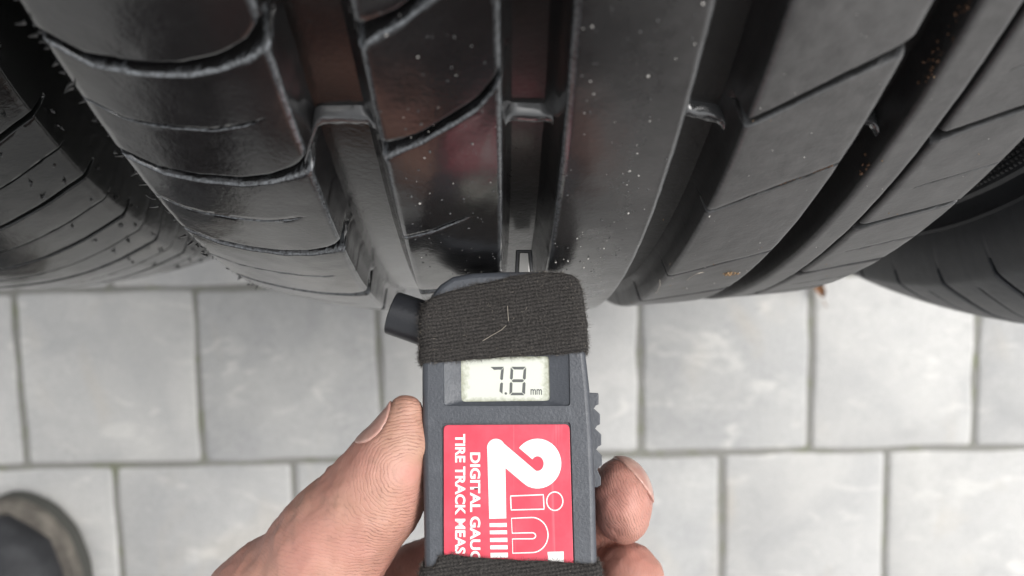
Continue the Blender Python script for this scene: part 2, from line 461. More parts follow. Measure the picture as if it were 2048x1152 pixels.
_ico_t = (1 + 5 ** .5) / 2
ICO_V = np.array([(-1, _ico_t, 0), (1, _ico_t, 0), (-1, -_ico_t, 0), (1, -_ico_t, 0), (0, -1, _ico_t), (0, 1, _ico_t), (0, -1, -_ico_t), (0, 1, -_ico_t), (_ico_t, 0, -1), (_ico_t, 0, 1), (-_ico_t, 0, -1), (-_ico_t, 0, 1)]) / 1.902
ICO_F = np.array([(0, 11, 5), (0, 5, 1), (0, 1, 7), (0, 7, 10), (0, 10, 11), (1, 5, 9), (5, 11, 4), (11, 10, 2), (10, 7, 6), (7, 1, 8), (3, 9, 4), (3, 4, 2), (3, 2, 6), (3, 6, 8), (3, 8, 9), (4, 9, 5), (2, 4, 11), (6, 2, 10), (8, 6, 7), (9, 8, 1)])

def blobs(points, sizes, seed=0, flat=1.0):
    rs = np.random.default_rng(seed); bag = Bag()
    for p, s in zip(points, sizes):
        q = rs.normal(size=(3, 3)); q, _ = np.linalg.qr(q)
        v = ICO_V * (1 + rs.normal(0, .22, (12, 1))) * s * np.array([1, rs.uniform(.6, 1.1), rs.uniform(.6, 1) * flat])
        bag.add(v @ q + p, ICO_F)
    return bag

def hairs(points, dirs, lens, rad, seed=0, curl=.5, n=4):
    """tapered bent slivers"""
    rs = np.random.default_rng(seed); bag = Bag()
    for p, d, L, r in zip(points, dirs, lens, np.broadcast_to(rad, (len(points),))):
        d = d / np.linalg.norm(d); side = np.cross(d, rs.normal(size=3)); side /= np.linalg.norm(side) + 1e-9
        t = np.linspace(0, 1, n)[:, None]
        c_ = p + d * L * t + side * L * curl * rs.uniform(-1, 1) * t ** 2
        V, F = tube_np(c_, r * (1 - .75 * t[:, 0]), 3)
        bag.add(V, F)
    return bag

# ---- the measured tyre in the middle (numbers fitted to the photograph's groove lines)
K2, K4, A0, R_M = .16164, 35.525, .04155, .35
def rad_m(a):
    t = np.clip(a, -.094, .075) - A0; return R_M - K2 * t * t - K4 * t ** 4
A_M = (.99546993, -.08386105, .04479893); C_M = (-.01171347, -.34092083, .30273011)
DEP = .0078
tyre = obj('car_tyre', None); tyre.matrix_world = tyre_frame(C_M, A_M)
tag(tyre, 'middle black tyre with four wide grooves, the one being measured by the gauge', 'tyre', 'used car tyres standing in a row')
rL = float(rad_m(np.array(-.094)))
prof = carcass_profile(rad_m, -.094, .075, DEP, None, .099, .232)
obj('carcass', lathe('carcass', prof, 360), M_RUBC, tyre)

gL = lambda a: np.interp(a, [-.094, -.092, -.088, -.080, -.072, -.066, -.0606, -.057], [-.65, -.45, .02, 0, -.2, -.62, -1.2, -1.9])
thick = [44.8, 51, 56.9, 62.4, 67.9, 74.0, 81.0, 87.3, 93.6, 99.9]
thin = [54.2, 59.8, 65.0, 70.8, 77.2, 84.2, 90.5, 96.8]
sp = [(t, .00135, .0060, -.0975, 1, -.0576) for t in thick] + [(t, .00034, .0022, -.0965, -.0635, 0) for t in thin]
sp += [(t, .0010, .0055, -.0975, 1, 0) for t in np.arange(106, 400, 6.2)]
tail_l = [(-.0062, .030), (-.0052, .022), (-.0040, .014), (-.0026, .0085), (-.0014, .0042), (-.0007, .0018), (-.0002, .0005)]
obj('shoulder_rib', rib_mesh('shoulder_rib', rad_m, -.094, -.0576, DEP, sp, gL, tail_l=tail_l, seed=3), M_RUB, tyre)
g2 = lambda a: np.interp(a, [-.0438, -.037, -.0317, -.0274, -.0246, -.0235], [.05, -.65, -1.45, -2.1, -2.85, -3.3])
sp = [(t, .00125, .0062, -1, 1, -.0438) for t in (49, 55, 60.6, 65.3, 78.4, 84.4, 96.5)] + [(71.1, .0005, .0026, -1, -.0300, 0), (90.5, .0005, .0026, -1, -.03, 0)]
sp += [(t, .0010, .006, -1, 1, 0) for t in np.arange(106, 400, 6.2)]
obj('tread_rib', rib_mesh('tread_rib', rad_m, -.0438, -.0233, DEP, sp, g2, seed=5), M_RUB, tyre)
obj('tread_rib', rib_mesh('tread_rib', rad_m, -.0125, .0075, DEP, [], lambda a: a * 0, seed=6), M_RUB, tyre)
g4 = lambda a: np.interp(a, [.0189, .0256, .0328, .0404], [0, -.92, -1.87, -2.8])
sp = [(t, .0011, .0060, -1, 1, .0406) for t in (52.5, 58.6, 64.65, 83.8, 96)] + [(t, .00055, .0045, -1, 1, 0) for t in (70.0, 77.2, 90)]
sp += [(t, .0009, .0055, -1, 1, 0) for t in np.arange(106, 400, 6.2)]
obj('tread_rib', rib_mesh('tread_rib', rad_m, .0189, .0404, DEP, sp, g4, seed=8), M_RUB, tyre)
obj('tread_rib', rib_mesh('tread_rib', rad_m, .0481, .0547, DEP, [], lambda a: a * 0, wall=.0006, seed=9, step=.0009), M_RUB, tyre)
g6 = lambda a: np.interp(a, [.056, .0615, .0675, .0735, .08], [0, -.62, -1.2, -1.75, -2.2])
sp = [(t, .0010, .0045, -1, .0785, .0560) for t in (53.5, 59.8, 66.2, 72.6, 79.0, 85.3, 91.6, 98)] + [(t, .0003, .0016, .0603, .078, 0) for t in (56.6, 63.6, 69.8, 75.9, 82.2, 88.5)]
sp += [(t, .001, .0045, -1, .0785, 0) for t in np.arange(106, 400, 6.3)]
tail_r = [(.0002, .0005), (.0007, .0016), (.0016, .0040), (.0028, .0082), (.0040, .014), (.0052, .022), (.0062, .030)]
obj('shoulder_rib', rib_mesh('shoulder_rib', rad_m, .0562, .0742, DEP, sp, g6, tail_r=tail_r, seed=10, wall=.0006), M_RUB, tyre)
for gi, (a, b_, t0, sk, ln) in enumerate(((-.0576, -.0438, 65.35, -.2, 1.1), (-.0233, -.0125, 65.05, .2, .5), (.0075, .0189, 65.15, .75, .9), (.0404, .0481, 66.2, .5, .4))):
    for k in range(6):
        o = obj('wear_bar', wear_bar_mesh(rad_m, a, b_, DEP, t0 + k * 60, sk, ln, seed=gi * 7 + k), M_FLASH, tyre)
# torn rubber flash along the outer edge of the left shoulder
pts, ds, ls = [], [], []
for k in range(110):
    th = math.radians(random.uniform(55, 108)); a = -.0945 - random.random() * .0012
    r = float(rad_m(np.array(-.094))) - random.random() * .003
    p = tpt(np.array(a), np.array(r), np.array(th)); pts.append(p)
    ds.append(np.array([-1.0, 0, 0]) * random.uniform(.6, 1.2) + np.array([0, -math.sin(th), math.cos(th)]) * random.uniform(-.2, .8) + np.array([0, -math.cos(th), -math.sin(th)]) * random.uniform(-.6, .6))
    ls.append(random.choice((.0005, .0007, .0009, .0013, .0017)))
for k in range(26):
    th = math.radians(random.uniform(60, 95)); p = tpt(np.array(.0757), np.array(float(rad_m(np.array(.075))) - .004), np.array(th)); pts.append(p)
    ds.append(np.array([1.0, 0, 0]) + RNG.normal(0, .3, 3)); ls.append(random.uniform(.0008, .0016))
o = obj('rubber_flash', hairs(np.array(pts), np.array(ds), ls, .00042, 5, .7).mesh('rubber_flash', 60), M_NIB, tyre); o['kind'] = 'stuff'
# pale grit scattered over the ribs
def on_tread(a, th, lift=.0): return tpt(np.array(a), rad_m(np.array(a)) + lift, np.radians(np.array(th)))
P, S = [], []
ribs = ((-.043, -.024, 34), (-.012, .007, 85), (.0195, .040, 40), (.0485, .054, 8), (.057, .073, 10))
for a, b_, n in ribs:
    for k in range(n):
        P.append(on_tread(random.uniform(a, b_), random.uniform(57, 84), .00005)); S.append(random.choice((.00007, .00008, .00009, .00011, .00012, .00014, .00018, .00026)))
o = obj('pale_grit', blobs(P, S, 3).mesh('pale_grit', 60), M_SPECK, tyre); o['kind'] = 'stuff'
P, S = [], []
for k in range(34):
    P.append(on_tread(random.choice((random.uniform(.006, .040), random.uniform(.045, .073))), random.uniform(58, 84))); S.append(random.uniform(.00008, .00018))
for k in range(24): P.append(on_tread(.0355 + random.gauss(0, .0012), 77.5 + random.gauss(0, .13))); S.append(random.uniform(.00015, .0005))
o = obj('tan_grit', blobs(P, S, 4).mesh('tan_grit', 60), M_TAN, tyre); o['kind'] = 'stuff'
P, S = [], []
for k in range(60):   # mud caught in the short cut of the fourth rib and on the groove wall beside it
    a = random.uniform(.031, .0395); P.append(on_tread(a, 70.05 + float(g4(np.array(a))) + random.gauss(0, .06), -.0006)); S.append(random.uniform(.00015, .00042))
for k in range(70):
    a = .0478 + random.gauss(0, .0003); th = random.choice((60.8, 61.4, 62.8, 63.4, 68)) + random.gauss(0, .35); P.append(on_tread(a, th, -random.uniform(.001, .004))); S.append(random.uniform(.0001, .0004))
for k in range(30):
    a = .0196 + random.gauss(0, .0004); P.append(on_tread(a, random.uniform(61, 72), -random.uniform(.001, .003))); S.append(random.uniform(.0001, .00035))
o = obj('mud_crumbs', blobs(P, S, 6).mesh('mud_crumbs', 60), M_BROWN, tyre); o['kind'] = 'stuff'
# water beads on the wet ribs
P, S = [], []
for k in range(130):
    a = random.choice((random.uniform(-.043, -.024), random.uniform(-.012, .007), random.uniform(-.043, -.024)))
    P.append(on_tread(a, random.uniform(57.5, 76), -.00005)); S.append(random.uniform(.00014, .00032))
o = obj('water_beads', blobs(P, S, 8).mesh('water_beads', None), M_DROP, tyre); o['kind'] = 'stuff'

# ---- generic neighbours
def neighbour(Cc, A, R, drop, pw, kind, mat, label, bead):
    rad = lambda a: R - drop * (np.minimum(np.abs(a), .0835) / .083) ** pw
    t = obj('car_tyre', None); t.matrix_world = tyre_frame(Cc, A)
    tag(t, label, 'tyre', 'used car tyres standing in a row')
    rl = float(rad(np.array(.083)))
    if kind == 'left':
        ex_r = [(.083 + .0042, rl - .024), (.0885, rl - .0265), (.0885, rl - .028), (.0868, rl - .029), (.0872, rl - .045)]
        obj('carcass', lathe('carcass', carcass_profile(rad, -.083, .083, .007, None, .089, bead, None, ex_r), 360), mat, t)
        # measured run of the cuts, reference at a = .083
        g_ = lambda a: np.interp(a, [.0, .042, .056, .070, .078, .083], [5.9, 3.7, 2.75, 1.4, .5, 0])
        tk = [54, 59.3, 65.6, 71.1, 76.2, 81.4, 86.6, 92]; tn = [62.4, 68.3, 73.7, 78.8, 84, 89]
        sr = [(x, .0009, .005, .012, .0872, 0) for x in tk] + [(x, .0003, .0018, .028, .0865, 0) for x in tn]
        sr += [(x, .0009, .005, .012, .0872, 0) for x in np.arange(99, 410, 5.6)]
        obj('shoulder_rib', rib_mesh('shoulder_rib', rad, .0095, .083, .007, sr, g_, tail_r=[(.0002, .0006), (.0008, .0022), (.0017, .0055), (.0027, .011), (.0036, .018), (.0042, .024)], seed=21, step=.0014), mat, t)
        obj('shoulder_rib', rib_mesh('shoulder_rib', rad, -.083, -.0095, .007, [(x, .0009, .005, -.0872, -.012, 0) for x in np.arange(50, 405, 5.6)], lambda a: g_(-a), tail_l=[(-.0042, .024), (-.0036, .018), (-.0027, .011), (-.0017, .0055), (-.0008, .0022), (-.0002, .0006)], seed=22, step=.0016, fine=1.0), mat, t)
        # moulding nubs and scars beside the cuts
        pts, ds, ls = [], [], []
        for x in tk + tn:
            for a in (.0845, .079, .072):
                th = math.radians(x + float(g_(np.array(a))) + random.choice((-.75, .75)) + random.gauss(0, .08)); aa = a + random.gauss(0, .0008)
                rr_ = float(rad(np.array(min(aa, .083)))) - max(0, aa - .083) * 2.2
                for q in range(3):
                    pts.append(tpt(np.array(aa + random.gauss(0, .0004)), np.array(rr_), np.array(th + random.gauss(0, .0012))))
                    ds.append(np.array([random.uniform(.0, .6), -math.sin(th) + random.gauss(0, .7), math.cos(th) + random.gauss(0, .7)])); ls.append(random.uniform(.0004, .0010))
        o = obj('moulding_nubs', hairs(np.array(pts), np.array(ds), ls, .0004, 9, .9).mesh('moulding_nubs', 60), M_NIB, t); o['kind'] = 'stuff'
    else:
        ex_l = [(-.0885, rl - .052), (-.0880, rl - .048), (-.0872, rl - .046)]
        for k in range(3): pass
        ex_l += [(-.0872, rl - .0245), (-.0862, rl - .0235), (-.0862, rl - .0185), (-.0868, rl - .0175)]
        pr = carcass_profile(rad, -.083, .083, .007, None, .089, bead, ex_l, None)
        # keep the shoulder of this profile outside the recess
        pr = [q for q in pr if not (abs(q[0] + .0875) < .0003 and abs(q[1] - (rl - .019)) < 1e-6)]
        obj('carcass', lathe('carcass', pr, 360), mat, t)
        g_ = lambda a: np.interp(a, [-.083, -.079, -.072, -.058, -.03, 0], [0, .45, 1.2, 3.0, 5.0, 6.5])
        sr = [(x, .0011, .0052, -.0868, -.012, 0) for x in np.arange(72.0, 120, 5.25)] + [(x, .0004, .002, -.079, -.02, 0) for x in np.arange(74.6, 120, 5.25)]
        sr += [(x, .0011, .005, -.0868, -.012, 0) for x in np.arange(120, 428, 5.6)]
        obj('shoulder_rib', rib_mesh('shoulder_rib', rad, -.083, -.0095, .007, sr, g_, lo=70, hi=120, tail_l=[(-.0036, .0165), (-.0034, .0125), (-.0026, .0078), (-.0017, .0042), (-.0008, .0016), (-.0002, .0004)], seed=31, step=.0014), mat, t)
        obj('shoulder_rib', rib_mesh('shoulder_rib', rad, .0095, .083, .007, [(x, .0009, .005, .012, .0872, 0) for x in np.arange(50, 405, 5.6)], lambda a: g_(-a), lo=70, hi=120, fine=1.0, tail_r=[(.0002, .0006), (.0008, .0022), (.0017, .0055), (.0027, .011), (.0036, .018), (.0042, .024)], seed=32, step=.0016), mat, t)
        # knurled ring: rows of tiny pyramids moulded into the sidewall
        bag = Bag(); q = np.array([(0, 1, 4), (1, 2, 4), (2, 3, 4), (3, 0, 4)])
        for ir in range(12):
            r0 = rl - .0262 - ir * .00155; nth = 900
            for it in range(int(nth * 70 / 360)):
                th = math.radians(50 + (it + .5 * (ir % 2)) * 360 / nth)
                rr_ = np.array([r0 - .0007, r0 - .0007, r0 + .0007, r0 + .0007, r0]); dt = .0009 / r0
                tt = th + np.array([-dt, dt, dt, -dt, 0])
                aa = np.array([-.0870] * 4 + [-.0881])
                bag.add(tpt(aa, rr_, tt), q)
        o = obj('knurled_ring', bag.mesh('knurled_ring', None, False), M_KNURL, t); o['kind'] = 'stuff'
    obj('tread_rib', rib_mesh('tread_rib', rad, -.0075, .0075, .007, [], lambda a: a * 0, seed=23, fine=1.0), mat, t)
    return t
neighbour((-.199, -.323, .330), (.998, 0, .05), .324, .013, 2.6, 'left', M_RUBL, 'left black tyre with curved cuts and moulding nubs, touching the measured tyre', .205)
neighbour((.208, -.330, .305), (.995, -.04, .04), .345, .019, 2.4, 'right', M_RUBR, 'right dull black tyre showing its knurled sidewall ring, apart from the others', .225)

# ------------------------------------------------------------------ the tread depth gauge
from mathutils.geometry import tessellate_polygon
BETA = math.radians(9.0)
P0c = np.array([0.0, (545 - 576) / FPX * .2020, .2020])
GX = np.array([1.0, 0, 0]); GY = -np.array([0, math.cos(BETA), -math.sin(BETA)]); GZ = np.array([0, -math.sin(BETA), -math.cos(BETA)])
def gl(px, py, h=0.0):
    d = np.array([(px - 1024) / FPX, (py - 576) / FPX, 1.0])
    k = ((P0c + GZ * h) @ GZ) / (d @ GZ)
    q = d * k - P0c
    return np.array([q @ GX, q @ GY])
def gls(pts, h=0.0): return np.array([gl(*p, h) for p in pts])
gauge = obj('tread_depth_gauge', None)
m = Matrix.Identity(4)
for i, ax in enumerate((GX, GY, GZ)):
    w_ = W @ ax
    for k in range(3): m[k][i] = w_[k]
cw = c2w(P0c)
for k in range(3): m[k][3] = cw[k]
gauge.matrix_world = m
tag(gauge, 'dark grey handheld gauge with lit display and red sticker, held against the tyre', 'gauge')

gp = Mat('grained_grey_plastic', (.052, .056, .064), .46)
gp.bump(gp.noise(1500, 3, .55), .55, .00022)
gp.rough(gp.math('ADD', .36, gp.math('MULTIPLY', gp.noise(240, 3), .22)))
gp.color(gp.mix(gp.ramp(gp.noise(170, 5, .7), [(.52, 0), (.75, 1)]), (.052, .057, .067), (.076, .082, .094)))
M_PLA = gp.m
kp = Mat('black_plastic_knob', (.018, .019, .022), .33); kp.bump(kp.noise(1300, 3), .45, .00018)
M_KNOB = kp.m

def rounded(poly, r, n=5):
    """round the corners of a polygon"""
    P = np.asarray(poly, float); out = []
    for i in range(len(P)):
        a, b, c_ = P[i - 1], P[i], P[(i + 1) % len(P)]
        rr_ = r[i] if hasattr(r, '__len__') else r
        u = a - b; v = c_ - b; lu, lv = np.linalg.norm(u), np.linalg.norm(v)
        k = min(rr_, lu * .45, lv * .45)
        if k < 1e-6: out.append(b); continue
        p, q = b + u / lu * k, b + v / lv * k
        for t in np.linspace(0, 1, n): out.append((1 - t) ** 2 * p + 2 * t * (1 - t) * b + t * t * q)
    return np.array(out)

body_px = [(845, 640), (850, 615), (862, 590), (880, 568), (905, 552), (945, 545), (1000, 542.5), (1060, 542), (1105, 542.5), (1132, 546), (1148, 556), (1158, 580), (1163, 620), (1170, 690), (1180, 780), (1187, 880), (1191, 980), (1194, 1100), (1196, 1250), (1193, 1420), (1180, 1475), (1140, 1500), (900, 1500), (862, 1470), (852, 1400), (849, 1200), (847, 1050), (844.5, 900), (843.5, 760)]
body = gls(body_px)[::-1]                        # counter-clockwise seen from the front
TH_G = .0155
bag = Bag()
V, F4, st = prism_np(body, -TH_G, 0, .0013)
nb = len(body); top = V[st:st + nb, :2]
trap = rounded(gls([(886, 704), (1139, 704), (1141, 812), (887, 812)])[::-1], .0008, 4)
stick_px = [(884, 846), (1141.5, 844), (1156, 1350), (884, 1350)]
srec = rounded(gls(stick_px)[::-1], .0008, 4)
lcd_in = rounded(gls([(921, 714), (1099, 711), (1101, 801), (922, 803)])[::-1], .0009, 4)
bag.add(V, F4)
back = np.array([list(range(nb))[::-1]]); bag.F.setdefault(nb, []).append(back)
allp = np.concatenate([top, trap, srec])
polys = [[Vector((*p, 0)) for p in top], [Vector((*p, 0)) for p in trap[::-1]], [Vector((*p, 0)) for p in srec[::-1]]]
tri = np.array(tessellate_polygon(polys))
ordv = np.concatenate([top, trap[::-1], srec[::-1]])
bag.add(np.column_stack([ordv, np.zeros(len(ordv))]), tri)
# display recess: sloping sides down to the glass
n1 = len(trap); resamp = lambda P, n: P[(np.arange(n) * len(P) / n).astype(int)]
inner = lcd_in
R_ = [np.column_stack([trap, np.zeros(n1)]), np.column_stack([trap * .95 + inner * .05, np.full(n1, -.0004)]), np.column_stack([inner * .85 + trap * .15, np.full(n1, -.0014)]), np.column_stack([inner, np.full(n1, -.0015)]), np.column_stack([inner, np.full(n1, -.0022)])]
bag.add(np.concatenate(R_), grid_faces(5, n1, wrap_c=True))
n2 = len(srec)
bag.add(np.concatenate([np.column_stack([srec, np.zeros(n2)]), np.column_stack([srec, np.full(n2, -.0006)])]), grid_faces(2, n2, wrap_c=True))
cx_ = srec.mean(0)
bag.add(np.column_stack([srec, np.full(n2, -.0006)]), np.array(tessellate_polygon([[Vector((*p, 0)) for p in srec]])))
obj('case', bag.mesh('case', 32), M_PLA, gauge)

# display: pale panel, segment digits and unit printed in it
lm = Mat('display_glass', (.74, .76, .68), .25)
lsep = lm.noise(900, 4, .65)
spx = lm.n('ShaderNodeSeparateXYZ'); lm.L.new(lm.coord(), spx.inputs[0])
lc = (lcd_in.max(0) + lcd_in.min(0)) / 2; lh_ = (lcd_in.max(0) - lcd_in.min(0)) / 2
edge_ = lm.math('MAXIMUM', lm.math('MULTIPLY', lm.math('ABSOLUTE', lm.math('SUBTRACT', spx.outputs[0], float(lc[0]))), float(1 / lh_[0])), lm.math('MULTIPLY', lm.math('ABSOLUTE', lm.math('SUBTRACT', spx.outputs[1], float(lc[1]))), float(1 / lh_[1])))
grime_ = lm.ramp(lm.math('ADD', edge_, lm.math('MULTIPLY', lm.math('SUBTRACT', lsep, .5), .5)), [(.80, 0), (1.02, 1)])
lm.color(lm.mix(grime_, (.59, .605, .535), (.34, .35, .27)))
lcdp = lcd_in.copy(); lcdp = (lcdp - lcdp.mean(0)) * 1.02 + lcdp.mean(0)
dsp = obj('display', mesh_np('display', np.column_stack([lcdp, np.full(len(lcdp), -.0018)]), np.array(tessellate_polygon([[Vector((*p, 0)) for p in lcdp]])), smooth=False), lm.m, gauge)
M_INK = Mat('display_ink', (.085, .09, .088), .4).m
def seg_px(x, y): return (740 + x / 3.03, 480 + y / 3.03)
def flat(name, polys, z, mat, parent):
    bag = Bag()
    for k, P in enumerate(polys):
        P = np.asarray(P, float)
        area = np.sum(P[:, 0] * np.roll(P[:, 1], -1) - np.roll(P[:, 0], -1) * P[:, 1])
        if area < 0: P = P[::-1]
        bag.add(np.column_stack([P, np.full(len(P), z)]), np.array(tessellate_polygon([[Vector((*p, 0)) for p in P]])))
    return obj(name, bag.mesh(name, None, False), mat, parent)
seven = [[(730, 769), (812, 768), (796, 786), (752, 787)], [(812, 774), (806, 844), (799, 850), (789, 842), (794, 790)], [(799, 862), (806, 868), (803, 932), (785, 918), (789, 870)]]
point = [[(823 + 8 * math.cos(t), 930 + 8 * math.sin(t)) for t in np.linspace(0, 6.28, 13)[:-1]]]
eight = [[(857, 768), (944, 768), (928, 785), (873, 785)], [(853, 772), (868, 788), (866, 838), (857, 848), (848, 840)], [(947, 772), (944, 840), (936, 848), (926, 838), (931, 788)],
         [(868, 844), (926, 844), (934, 853), (924, 862), (866, 862), (858, 853)], [(854, 860), (864, 868), (862, 922), (845, 936), (847, 868)], [(936, 860), (943, 868), (940, 936), (921, 922), (925, 868)], [(862, 925), (922, 925), (936, 941), (850, 941)]]
px2 = lambda polys: [gls([seg_px(*p) for p in P], -.00176) for P in polys]
for P_ in (seven, point, eight):
    d_ = flat('digit' if P_ is not point else 'decimal_point', px2(P_), -.00176, M_INK, dsp)

def text_mesh(body_, offset=0.0):
    cu = bpy.data.curves.new('t', 'FONT'); cu.body = body_; cu.size = 1.0; cu.offset = offset; cu.resolution_u = 4
    to = bpy.data.objects.new('t', cu); COL.objects.link(to)
    bpy.context.view_layer.update()
    dg = bpy.context.evaluated_depsgraph_get(); me = bpy.data.meshes.new_from_object(to.evaluated_get(dg))
    bpy.data.objects.remove(to); bpy.data.curves.remove(cu)
    V = np.array([v.co[:] for v in me.vertices])
    return me, V
def set_verts(me, V):
    me.vertices.foreach_set('co', np.ascontiguousarray(V, np.float32).ravel()); me.update()
me, V = text_mesh('mm', .015)
p0, p1 = gl(*seg_px(973, 938), -.00176), gl(*seg_px(1042, 903), -.00176)
mn, mx_ = V.min(0), V.max(0)
V2 = np.column_stack([p0[0] + (V[:, 0] - mn[0]) / (mx_[0] - mn[0]) * (p1[0] - p0[0]), p0[1] + (V[:, 1] - mn[1]) / (mx_[1] - mn[1]) * (p1[1] - p0[1]), np.full(len(V), -.00176)])
set_verts(me, V2); obj('unit_lettering', me, M_INK, dsp)

# red sticker with its white lettering and emblem
rm = Mat('red_sticker', (.60, .045, .075), .42, .4); rm.bump(rm.noise(420, 3, .5), .35, .0002)
scr = rm.ramp(rm.noise(300, 3, .6, (1, .04, 1), .3), [(.64, 0), (.70, 1)])
rcol = (rm.mix(rm.ramp(rm.noise(120, 4, .6), [(.4, 0), (.75, 1)]), (.58, .048, .080), (.63, .085, .12)))
rm.color(rm.mix(rm.math('MULTIPLY', scr, .16), rcol, (.75, .35, .38)))
stp = rounded(gls([(887, 850), (1139, 848.5), (1153, 1345), (888, 1345)])[::-1], .0011, 5)
V, F4, st = prism_np(stp, -.0006, -.0001, .00012)
bag = Bag(); bag.add(V, F4); n_ = len(stp)
bag.add(V[st:st + n_], np.array(tessellate_polygon([[Vector((*p[:2], 0)) for p in V[st:st + n_]]])))
sticker = obj('sticker', bag.mesh('sticker', 30), rm.m, gauge)
M_WH = Mat('white_print', (.80, .78, .76), .45).m
def vtext(s, xl, xr, y0, y1, bold):
    """lettering that runs down the picture, letter tops to the right"""
    me, V = text_mesh(s, bold)
    mn, mx_ = V.min(0), V.max(0)
    a, b = gl(xl, y0), gl(xr, y1); bot = gl(xl, y1)
    sx = (V[:, 0] - mn[0]) / (mx_[0] - mn[0]); sy = (V[:, 1] - mn[1]) / (mx_[1] - mn[1])
    x = (a[0] + (bot[0] - a[0]) * sx) + sy * (b[0] - bot[0]); y = a[1] + (b[1] - a[1]) * sx
    set_verts(me, np.column_stack([x, y, np.full(len(V), -.00006)]))
    return obj('lettering', me, M_WH, sticker)
vtext('TIRE TRACK MEAS', 910, 931, 868, 1108, .030)
vtext('DIGITAL GAUG', 940, 961, 905, 1124, .030)
q5 = lambda pts: gls([(820 + x / 3.47, 820 + y / 3.47) for x, y in pts])
# the figure 2: thick stroke = bowl arc, diagonal, stem
def stroke(cl, w):
    cl = np.asarray(cl, float); T = np.gradient(cl, axis=0); T /= np.linalg.norm(T, axis=1)[:, None]; N = np.stack([-T[:, 1], T[:, 0]], 1)
    return np.concatenate([cl + N * w / 2, (cl - N * w / 2)[::-1]])
bc = (885, 372)
arc = [(bc[0] + 104 * math.cos(t), bc[1] + 112 * math.sin(t)) for t in np.linspace(math.radians(-142), math.radians(112), 30)]
two = [stroke(arc + [(bc[0] + 104 * math.cos(math.radians(112)) - 8 * k - 10, bc[1] + 112 * math.sin(math.radians(112)) - 6.8 * k - 6) for k in range(1, 30)], 122)]
logo = Bag()
def addlogo(polys, z=-.00006):
    for k, P in enumerate(polys):
        P = q5(P); area = np.sum(P[:, 0] * np.roll(P[:, 1], -1) - np.roll(P[:, 0], -1) * P[:, 1])
        if area < 0: P = P[::-1]
        logo.add(np.column_stack([P, np.full(len(P), z)]), np.array(tessellate_polygon([[Vector((*p, 0)) for p in P]])))
addlogo(two, -.00006)
addlogo([[(597 + 62 * math.cos(t), 262 + 62 * math.sin(t)) for t in np.linspace(0, 6.28, 40)[:-1]]], -.000055)
addlogo([[(536, 262), (660, 290), (668, 752), (550, 755)]], -.00005)
for a, b in ((784, 812), (835, 862), (887, 916), (938, 967), (990, 1025)): addlogo([[(552 + (a - 784) * .03, a + 2), (671 + (a - 784) * .04, a), (672 + (a - 784) * .04, b), (553 + (a - 784) * .03, b)]])
def outline(P, w=8):
    P = np.asarray(P, float); n = len(P); c_ = P
    T = np.roll(P, -1, 0) - np.roll(P, 1, 0); T /= np.linalg.norm(T, axis=1)[:, None]; N = np.stack([-T[:, 1], T[:, 0]], 1)
    o_, i_ = q5(c_ + N * w / 2), q5(c_ - N * w / 2)
    V = np.concatenate([o_, i_]); V = np.column_stack([V, np.full(len(V), -.00006)])
    k = np.arange(n); F = np.stack([k, (k + 1) % n, n + (k + 1) % n, n + k], 1)
    a_, b_, c2 = V[F[0, 0]], V[F[0, 1]], V[F[0, 2]]
    if np.cross(b_ - a_, c2 - a_)[2] < 0: F = F[:, ::-1]
    logo.add(V, F)
def dens(P, n=8):
    P = np.asarray(P, float); out = []
    for a, b in zip(P, np.roll(P, -1, 0)):
        for t in np.arange(n) / n: out.append(a + (b - a) * t)
    return out
outline([(1005 + 56 * math.cos(t), 633 + 64 * math.sin(t)) for t in np.linspace(0, 2 * math.pi, 48, endpoint=False)])
outline(dens([(698, 597), (925, 588), (931, 688), (702, 694)]))
nn = [(704, 752)] + [(846 + 112 * math.cos(t), 868 + 122 * math.sin(t)) for t in np.linspace(-math.pi / 2, math.pi / 2, 26)] + [(713, 994), (711, 895)] + [(848 + 24 * math.cos(t), 873 + 21 * math.sin(t)) for t in np.linspace(math.pi / 2, -math.pi / 2, 12)] + [(709, 855)]
outline(nn)
addlogo([[(955, 985), (1066, 982), (1068, 1075), (960, 1075)]])
obj('emblem', logo.mesh('emblem', None, False), M_WH, sticker)

# side rack of teeth, knob and measuring pin
sc_px = lambda pts: [(1150 + x / 3.84, 700 + y / 3.84) for x, y in pts]
teeth = [(100, 326)]
for (a, b, xo, xi) in ((330, 428, 182, 146), (486, 582, 193, 156), (643, 742, 203, 165), (803, 898, 208, 173), (968, 1050, 200, 170)):
    teeth += [(xo - 6, a), (xo, a + 10), (xo, b - 12), (xi + 14, b), (xi, b + 22)]
teeth = teeth[:-2] + [(170, 1056), (118, 1056)]
tp = gls(sc_px(teeth), -.004)[::-1]
V, F4, st = prism_np(tp, -.0095, -.0040, .00022)
bag = Bag(); bag.add(V, F4); n_ = len(tp)
bag.add(V[st:st + n_], np.array(tessellate_polygon([[Vector((*p[:2], 0)) for p in V[st:st + n_]]])))
obj('toothed_slider', bag.mesh('toothed_slider', 30), M_PLA, gauge)
kc, ke = gl(872, 655, -.007), gl(783, 625, -.007)
ax = np.array([*(ke - kc), 0]); L = np.linalg.norm(ax); ax /= L
sd = np.array([-ax[1], ax[0], 0]); zz = np.array([0, 0, 1.0]); kr = .0052
V = []; ks = [(0, kr), (.25 * L, kr * .99), (.97 * L, kr * .97), (.995 * L, kr * .93), (L, kr * .86), (L * .995, kr * .70), (L * .93, kr * .66), (L * .93, 0.0001)]
for d_, r_ in ks:
    ph = np.arange(40) / 40 * 2 * math.pi
    V.append(np.array([*kc, -.007]) + ax * d_ + r_ * (np.cos(ph)[:, None] * sd + np.sin(ph)[:, None] * zz))
